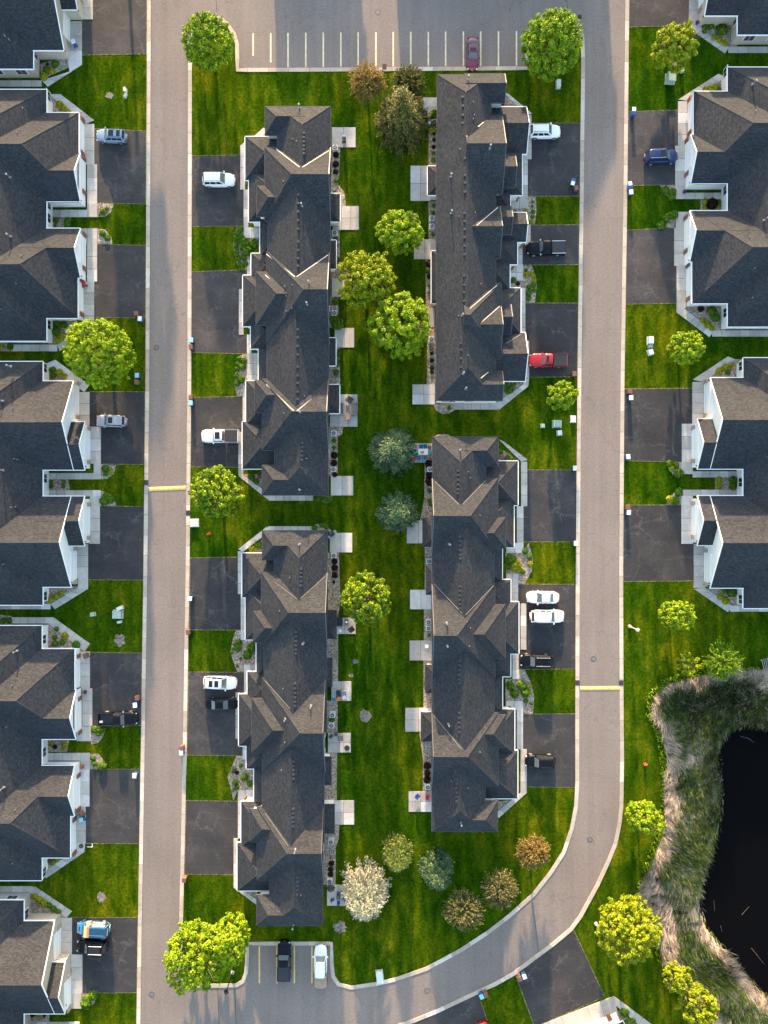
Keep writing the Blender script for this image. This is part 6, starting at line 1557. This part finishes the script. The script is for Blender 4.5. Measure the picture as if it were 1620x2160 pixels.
# ------------------------------------------------------------------ things on the patios
def chair(name, lab, px, py, rz, mat, w=.6, group=None, arms=False, back=.85):
    t = thing(name, lab, 'chair', (*P(px, py, .4), .075), rz, group)
    mb = MB(); mb.box((0, 0, .42), (w, w, .08)); mb.build('seat', mat, t)
    mb = MB(); mb.box((-w / 2 - .02, 0, .66), (.08, w, .5)); mb.build('backrest', mat, t)
    for sx in (-1, 1):
        for sy in (-1, 1):
            mb = MB(); mb.tube((sx * w * .42, sy * w * .42, 0), (sx * w * .42, sy * w * .42, .4), .025, .02, 6); mb.build('leg', M['darkgrey'], t)
    if arms:
        for sy in (-1, 1): mb = MB(); mb.box((0, sy * (w / 2 + .05), .58), (w, .1, .12)); mb.build('armrest', mat, t)
    return t
def table(name, lab, px, py, lx, ly, h, mat, rz=0.0, group=None):
    t = thing(name, lab, 'table', (*P(px, py, h), .075), rz, group)
    mb = MB(); mb.box((0, 0, h), (lx, ly, .05)); mb.build('tabletop', mat, t)
    for sx in (-1, 1):
        for sy in (-1, 1): mb = MB(); mb.tube((sx * lx * .42, sy * ly * .42, 0), (sx * lx * .42, sy * ly * .42, h - .03), .03, .03, 6); mb.build('leg', M['darkgrey'], t)
    return t
wicker = plain('brown_wicker', (.11, .085, .075), .7, .4, 12); wickerp = plain('taupe_cushion', (.24, .19, .165), .8, .3, 8); slate = plain('slate_cushion', (.07, .075, .09), .7)
teal = plain('teal_cushion', (.015, .16, .26), .7); cyan = plain('pale_teal_cushion', (.06, .34, .42), .7); redc = plain('red_cushion', (.4, .02, .05), .7); oran = plain('orange_cloth', (.65, .16, .02), .7); cloth = plain('cream_tablecloth', (.72, .67, .60), .7); yel = plain('yellow_plastic', (.75, .55, .05), .5)
chair('patio_armchair', 'brown wicker armchair at the top of the sofa set', 737, 844, -2.2, wicker, .85, 'sofa set on the wide patio', True)
chair('patio_armchair', 'grey-brown armchair at the bottom of the sofa set', 733, 880, 1.75, wickerp, .85, 'sofa set on the wide patio', True)
t = chair('patio_sofa', 'two-seat brown sofa at the right edge of the wide patio', 747, 862, math.pi, wickerp, .95, 'sofa set on the wide patio', True); t.scale = (1, 1.5, 1); t['category'] = 'sofa'
t = chair('patio_bench', 'long slate-coloured bench against the porch of the sofa patio', 719, 861, 0, slate, .8, 'sofa set on the wide patio'); t.scale = (.75, 1.9, .8); t['category'] = 'bench'
table('coffee_table', 'low grey table in the middle of the sofa set', 733.5, 863, .52, .95, .42, slate, 0, 'sofa set on the wide patio')
# dining set with the blue chairs
dt = table('dining_table', 'cream-topped dining table among blue chairs', 892.5, 953, 1.45, .9, .74, cloth)
t = thing('table_centrepiece', 'dark flower pots in the middle of the cream dining table', 'centrepiece', (*P(891, 954, .8), .84))
for k, (dx, dy) in enumerate(((-.12, .05), (.08, .1), (0, -.12), (-.2, -.05), (.16, 0))):
    mb = MB(); mb.tube((dx, dy, 0), (dx, dy, .14), .06, .08, 8); mb.build('pot', M['black'], t)
for k, (px, py, rz, m, w) in enumerate([(888, 943, -1.57, 'blue chair at the upper left side of the cream table', .55), (897, 942, -1.3, 'blue chair at the upper right side of the cream table', .55), (876, 953, .5, 'pale teal chair turned away at the left end of the cream table', .6), (907, 953, math.pi, 'pale teal chair at the right end of the cream table', .6), (883, 966, 1.57, 'blue chair at the lower left side of the cream table', .55), (897, 966, 1.57, 'blue chair at the lower right side of the cream table', .55)]):
    chair('dining_chair', m, px, py, rz, cyan if k in (2, 3) else teal, w, 'blue chairs round the cream dining table')
t = chair('patio_stool', 'small red stool at the lower left of the blue chair set', 874.5, 968, 0, redc, .42)
t['category'] = 'stool'
def bed_pot(px, py, m, lab):
    t = thing('flower_pot', lab, 'flower pot', (*P(px, py, .3), .075), 0, 'flower pots')
    mb = MB(); mb.tube((0, 0, 0), (0, 0, .35), .16, .24, 12); mb.build('pot', plain('pot_glaze', (.35, .12, .07), .6), t)
    global nr; nr = np.random.RandomState(px)
    d = rand_dirs(90); d[:, 2] = np.abs(d[:, 2]); V = leaf_quads(d * .3 + np.array([0, 0, .4]), d, .09); o = bpy.data.objects.new('flowers', mesh_np('flowers', V, 4, m, nr.rand(90))); COL.objects.link(o); o.parent = t
M['leaf_red'] = mat_leaf('red_flowers', [(0, (.08, .10, .02)), (.4, (.4, .04, .03)), (1, (.7, .25, .1))]); M['leaf_violet'] = mat_leaf('violet_flowers', [(0, (.03, .03, .02)), (.4, (.06, .02, .18)), (1, (.14, .06, .4))])
for px, py, m, lab in [(906, 944, 'leaf_red', 'pot of red flowers at the house wall above the pale teal chair'), (908, 965, 'leaf_red', 'larger pot of red flowers at the house wall below the pale teal chair'), (180, 1459, 'leaf_violet', 'pot of violet flowers between the garages above the open-bed pickup'), (1443, 405, 'leaf_violet', 'pot of violet flowers at the court entry of the far right white row'), (1470, 49, 'leaf_violet', 'dark flower pot at the garage of the top right row'), (174, 1616, 'leaf_red', 'pot of dark red flowers at the garage corner below the open-bed pickup')]:
    bed_pot(px, py, M[m], lab)
def grill(px, py, rz, lab):
    t = thing('barbecue_grill', lab, 'grill', (*P(px, py, .7), .075), rz, 'barbecue grills on the patios')
    mb = MB(); mb.box((0, 0, .45), (.75, .48, .7)); mb.build('cabinet', M['darkgrey'], t)
    mb = MB(); mb.tube((-.36, 0, .92), (.36, 0, .92), .27, .27, 14); mb.build('hood', M['black'], t)
    for s in (-1, 1): mb = MB(); mb.box((s * .58, 0, .84), (.38, .42, .04)); mb.build('side_shelf', M['steel'], t)
    mb = MB(); mb.tube((-.3, -.3, .98), (.3, -.3, .98), .02, .02, 6); mb.build('handle', M['steel'], t)
for a in [(726, 297, 1.57, 'black grill on the northernmost patio of the upper left-centre row'), (701, 1127, .8, 'black grill on the northern patio of the lower left-centre row'), (905, 1458, .4, 'round black grill in the strip behind the lower right-centre row'), (914, 258, .3, 'covered black grill below the green shrub behind the upper right-centre row'), (1500, 190, 0, '')][:4]: grill(*a)
t = thing('fire_pit', 'round black fire pit on the lower square patio of the lower left-centre row', 'fire pit', (*P(732, 1577, .3), .075)); mb = MB(); mb.tube((0, 0, 0), (0, 0, .45), .32, .42, 14); mb.build('bowl', M['darkgrey'], t); mb = MB(); mb.tube((0, 0, .40), (0, 0, .455), .34, .34, 14); mb.build('ash', M['black'], t)
table('patio_table', 'square black table on the lower square patio of the lower left-centre row', 718, 1557, .8, .8, .7, slate)
chair('patio_chair', 'dark folding chair left of the square black table', 699, 1552, .75, M['darkgrey'], .5, 'dark chairs by the square black table'); chair('patio_chair', 'dark folding chair above the square black table', 709, 1549, -.8, M['darkgrey'], .5, 'dark chairs by the square black table')
table('patio_table', 'black table with a pale bowl on the patio under the lime tree', 731, 1312, .5, .75, .6, slate); t = thing('bowl', 'pale bowl on the black table under the lime tree', 'bowl', (*P(731, 1312, .65), .70)); mb = MB(); mb.tube((0, 0, 0), (0, 0, .1), .1, .18, 12); mb.build('basin', cyan, t); mb = MB(); mb.tube((0, 0, .09), (0, 0, .11), .15, .15, 12); mb.build('rim', M['trim'], t)
t = chair('patio_sofa', 'black sofa against the wall on the patio under the lime tree', 717, 1311, 0, M['black'], .85, None, True); t['category'] = 'sofa'; t.scale = (1, 1.35, 1)
chair('patio_chair', 'black chair at the corner of the patio under the lime tree', 741, 1327, 2.2, M['black'], .7, None, True)
t = thing('storage_box', 'small white box on the patio under the lime tree', 'box', (*P(718, 1330, .3), .075)); mb = MB(); mb.box((0, 0, .17), (.36, .36, .34)); mb.build('crate', M['trim'], t); mb = MB(); mb.box((0, 0, .355), (.4, .4, .03)); mb.build('lid', M['trim'], t)
# patterned rug set with loungers
rug = plain('patterned_rug', (.30, .32, .36), .9, .8, 5.0); navy = plain('navy_cushion', (.03, .035, .07), .8, .5, 6)
for k, (px, m, lab) in enumerate(((704, rug, 'grey patterned lounger at the left of the rug set behind the lower left-centre row'), (714, navy, 'navy lounger in the middle of the rug set behind the lower left-centre row'), (725, rug, 'blue-grey lounger at the right of the rug set behind the lower left-centre row'))):
    t = thing('sun_lounger', lab, 'lounger', (*P(px, 1465, .4), .075), 0, 'loungers behind the lower left-centre row')
    mb = MB(); mb.box((0, 0, .32), (.64, 1.1, .08)); mb.build('mattress', m, t); mb = MB(); mb.box((0, .58, .5), (.64, .08, .45)); mb.build('backrest', m, t)
    for sx in (-1, 1):
        for sy in (-1, 1): mb = MB(); mb.box((sx * .28, sy * .48, .14), (.05, .05, .28)); mb.build('leg', M['darkgrey'], t)
for px, py, m, lab, rz in ((704, 1475, teal, 'small table with a blue top below the rug set', 0), (715, 1473, oran, 'small orange-topped table below the rug set', 0), (726, 1471, cloth, 'small cream table turned askew below the rug set', .6)):
    table('side_table', lab, px, py, .55, .5, .5, m, rz, 'side tables of the rug set')
# umbrella and blue star seats at the south end
t = thing('folded_umbrella', 'round dark table umbrella at the south end of the lower left-centre row', 'umbrella', (*P(698, 1873, 1.5), .075))
mb = MB(); mb.tube((0, 0, 0), (0, 0, 1.9), .03, .03, 6); mb.build('pole', M['steel'], t); mb = MB(); mb.tube((0, 0, 1.5), (0, 0, 1.9), .62, .05, 8); mb.build('canopy', M['black'], t)
table('patio_table', 'round-cornered dark table amid blue chairs by the silver spruce', 714, 1892, .6, .6, .7, slate)
bluep = plain('blue_folding_chair', (.012, .05, .20), .6)
for k, (px, py, rz, l) in enumerate(((702, 1897, .3, 'left'), (714, 1884, -1.57, 'top'), (725, 1896, 2.8, 'right'), (714, 1903, 1.57, 'bottom'))):
    chair('folding_chair', f'blue folding chair at the {l} of the dark table by the silver spruce', px, py, rz, bluep, .45, 'blue folding chairs by the silver spruce')
chair('folding_chair', 'violet-blue chair lying open on the lowest patio of the lower right-centre row', 881, 1679, .8, bluep, .6); chair('folding_chair', 'grey and red chair at the wall of the lowest patio of the lower right-centre row', 902, 1680, 1.2, redc, .55)
t = thing('storage_box', 'small white box on a patio of the lower right-centre row', 'box', (*P(900, 1363, .3), .075)); mb = MB(); mb.box((0, 0, .2), (.48, .44, .4)); mb.build('crate', M['trim'], t); mb = MB(); mb.box((0, 0, .415), (.52, .48, .03)); mb.build('lid', M['trim'], t)
# north patio of the upper right-centre row
table('patio_table', 'pale glass-topped table on the northern patio of the upper right-centre row', 898, 221, .55, 1.0, .6, M['steel'])
chair('lounge_chair', 'orange lounge chair under the drooping evergreen', 887, 214, -1.2, oran, .75, 'lounge chairs by the drooping evergreen'); chair('lounge_chair', 'dark violet lounge chair below the pale glass-topped table', 897, 239, 1.5, plain('violet_cushion', (.03, .015, .07), .7), .65, 'lounge chairs by the drooping evergreen')
t = thing('planter_box', 'yellow planter box beside the green shrub on the northern right-centre patio', 'planter', (*P(906, 241, .5), .075)); mb = MB(); mb.box((0, 0, .25), (.42, .5, .5), 0, 0, (1.1, 1.1)); mb.build('tub', yel, t); mb = MB(); mb.box((0, 0, .49), (.36, .44, .04)); mb.build('soil', M['dirt'], t)
# street-side odds and ends
t = thing('hand_cart', 'red two-wheeled cart leaning at the garage of the upper white left row', 'cart', (*P(176, 598, .5), .07), .3); mb = MB(); mb.box((0, 0, .5), (.5, .9, .3)); mb.build('tray', redc, t)
for s in (-1, 1): mb = MB(); mb.tube((s * .28, -.35, .2), (s * .36, -.35, .2), .2, .2, 12); mb.build('wheel', M['tyre'], t)
mb = MB(); mb.tube((0, -.4, .5), (.1, -.9, .8), .03, .03, 6); mb.build('handle', M['darkgrey'], t)
t = thing('kettle_grill', 'round black kettle grill on the walk at the lowest garage of the far left', 'grill', (*P(172, 1784, .7), .07), 0, 'barbecue grills on the patios'); mb = MB(); mb.tube((0, 0, .5), (0, 0, .75), .2, .36, 14); mb.tube((0, 0, .75), (0, 0, .95), .36, .12, 14); mb.build('kettle', M['black'], t)
for k in range(3): mb = MB(); mb.tube((.16 * math.cos(k * 2.1), .16 * math.sin(k * 2.1), .55), (.32 * math.cos(k * 2.1), .32 * math.sin(k * 2.1), 0), .02, .02, 6); mb.build('leg', M['darkgrey'], t)
mb = MB(); mb.box((0, 0, .96), (.16, .04, .06)); mb.build('handle', M['steel'], t)
t = thing('downspout_extension', 'white bent pipe lying on the grass beside the kettle grill', 'pipe', (*P(190, 1784), .06), 0); mb = MB(); mb.tube((-.4, -.1, .05), (.4, -.15, .05), .05, .05, 8); mb.build('long_run', M['trim'], t); mb = MB(); mb.tube((.4, -.15, .05), (.35, .35, .05), .05, .05, 8); mb.build('elbow', M['trim'], t)
t = thing('dock_frame', 'grey timber frame at the right edge of the photo above the reeds', 'dock', (*P(1616, 1400, .4), -.1), .2)
greyw = plain('weathered_timber', (.25, .23, .22), .85, .3, 4)
for k in range(5): mb = MB(); mb.box((-.5 + k * .28, -.3, .5), (.1, 2.2, .06)); mb.build('rail', greyw, t)
for sx in (-1, 1):
    for sy in (-1, 1): mb = MB(); mb.box((sx * .6, sy * .9 - .3, .25), (.1, .1, .6)); mb.build('post', greyw, t)
t = thing('tool_box', 'small white box lying in the open bed of the black pickup', 'box', (*P(214, 1522, .8), .75), 0); mb = MB(); mb.box((0, 0, .12), (.42, .3, .24)); mb.build('case', M['trim'], t); mb = MB(); mb.box((0, 0, .26), (.2, .04, .05)); mb.build('handle', redc, t)
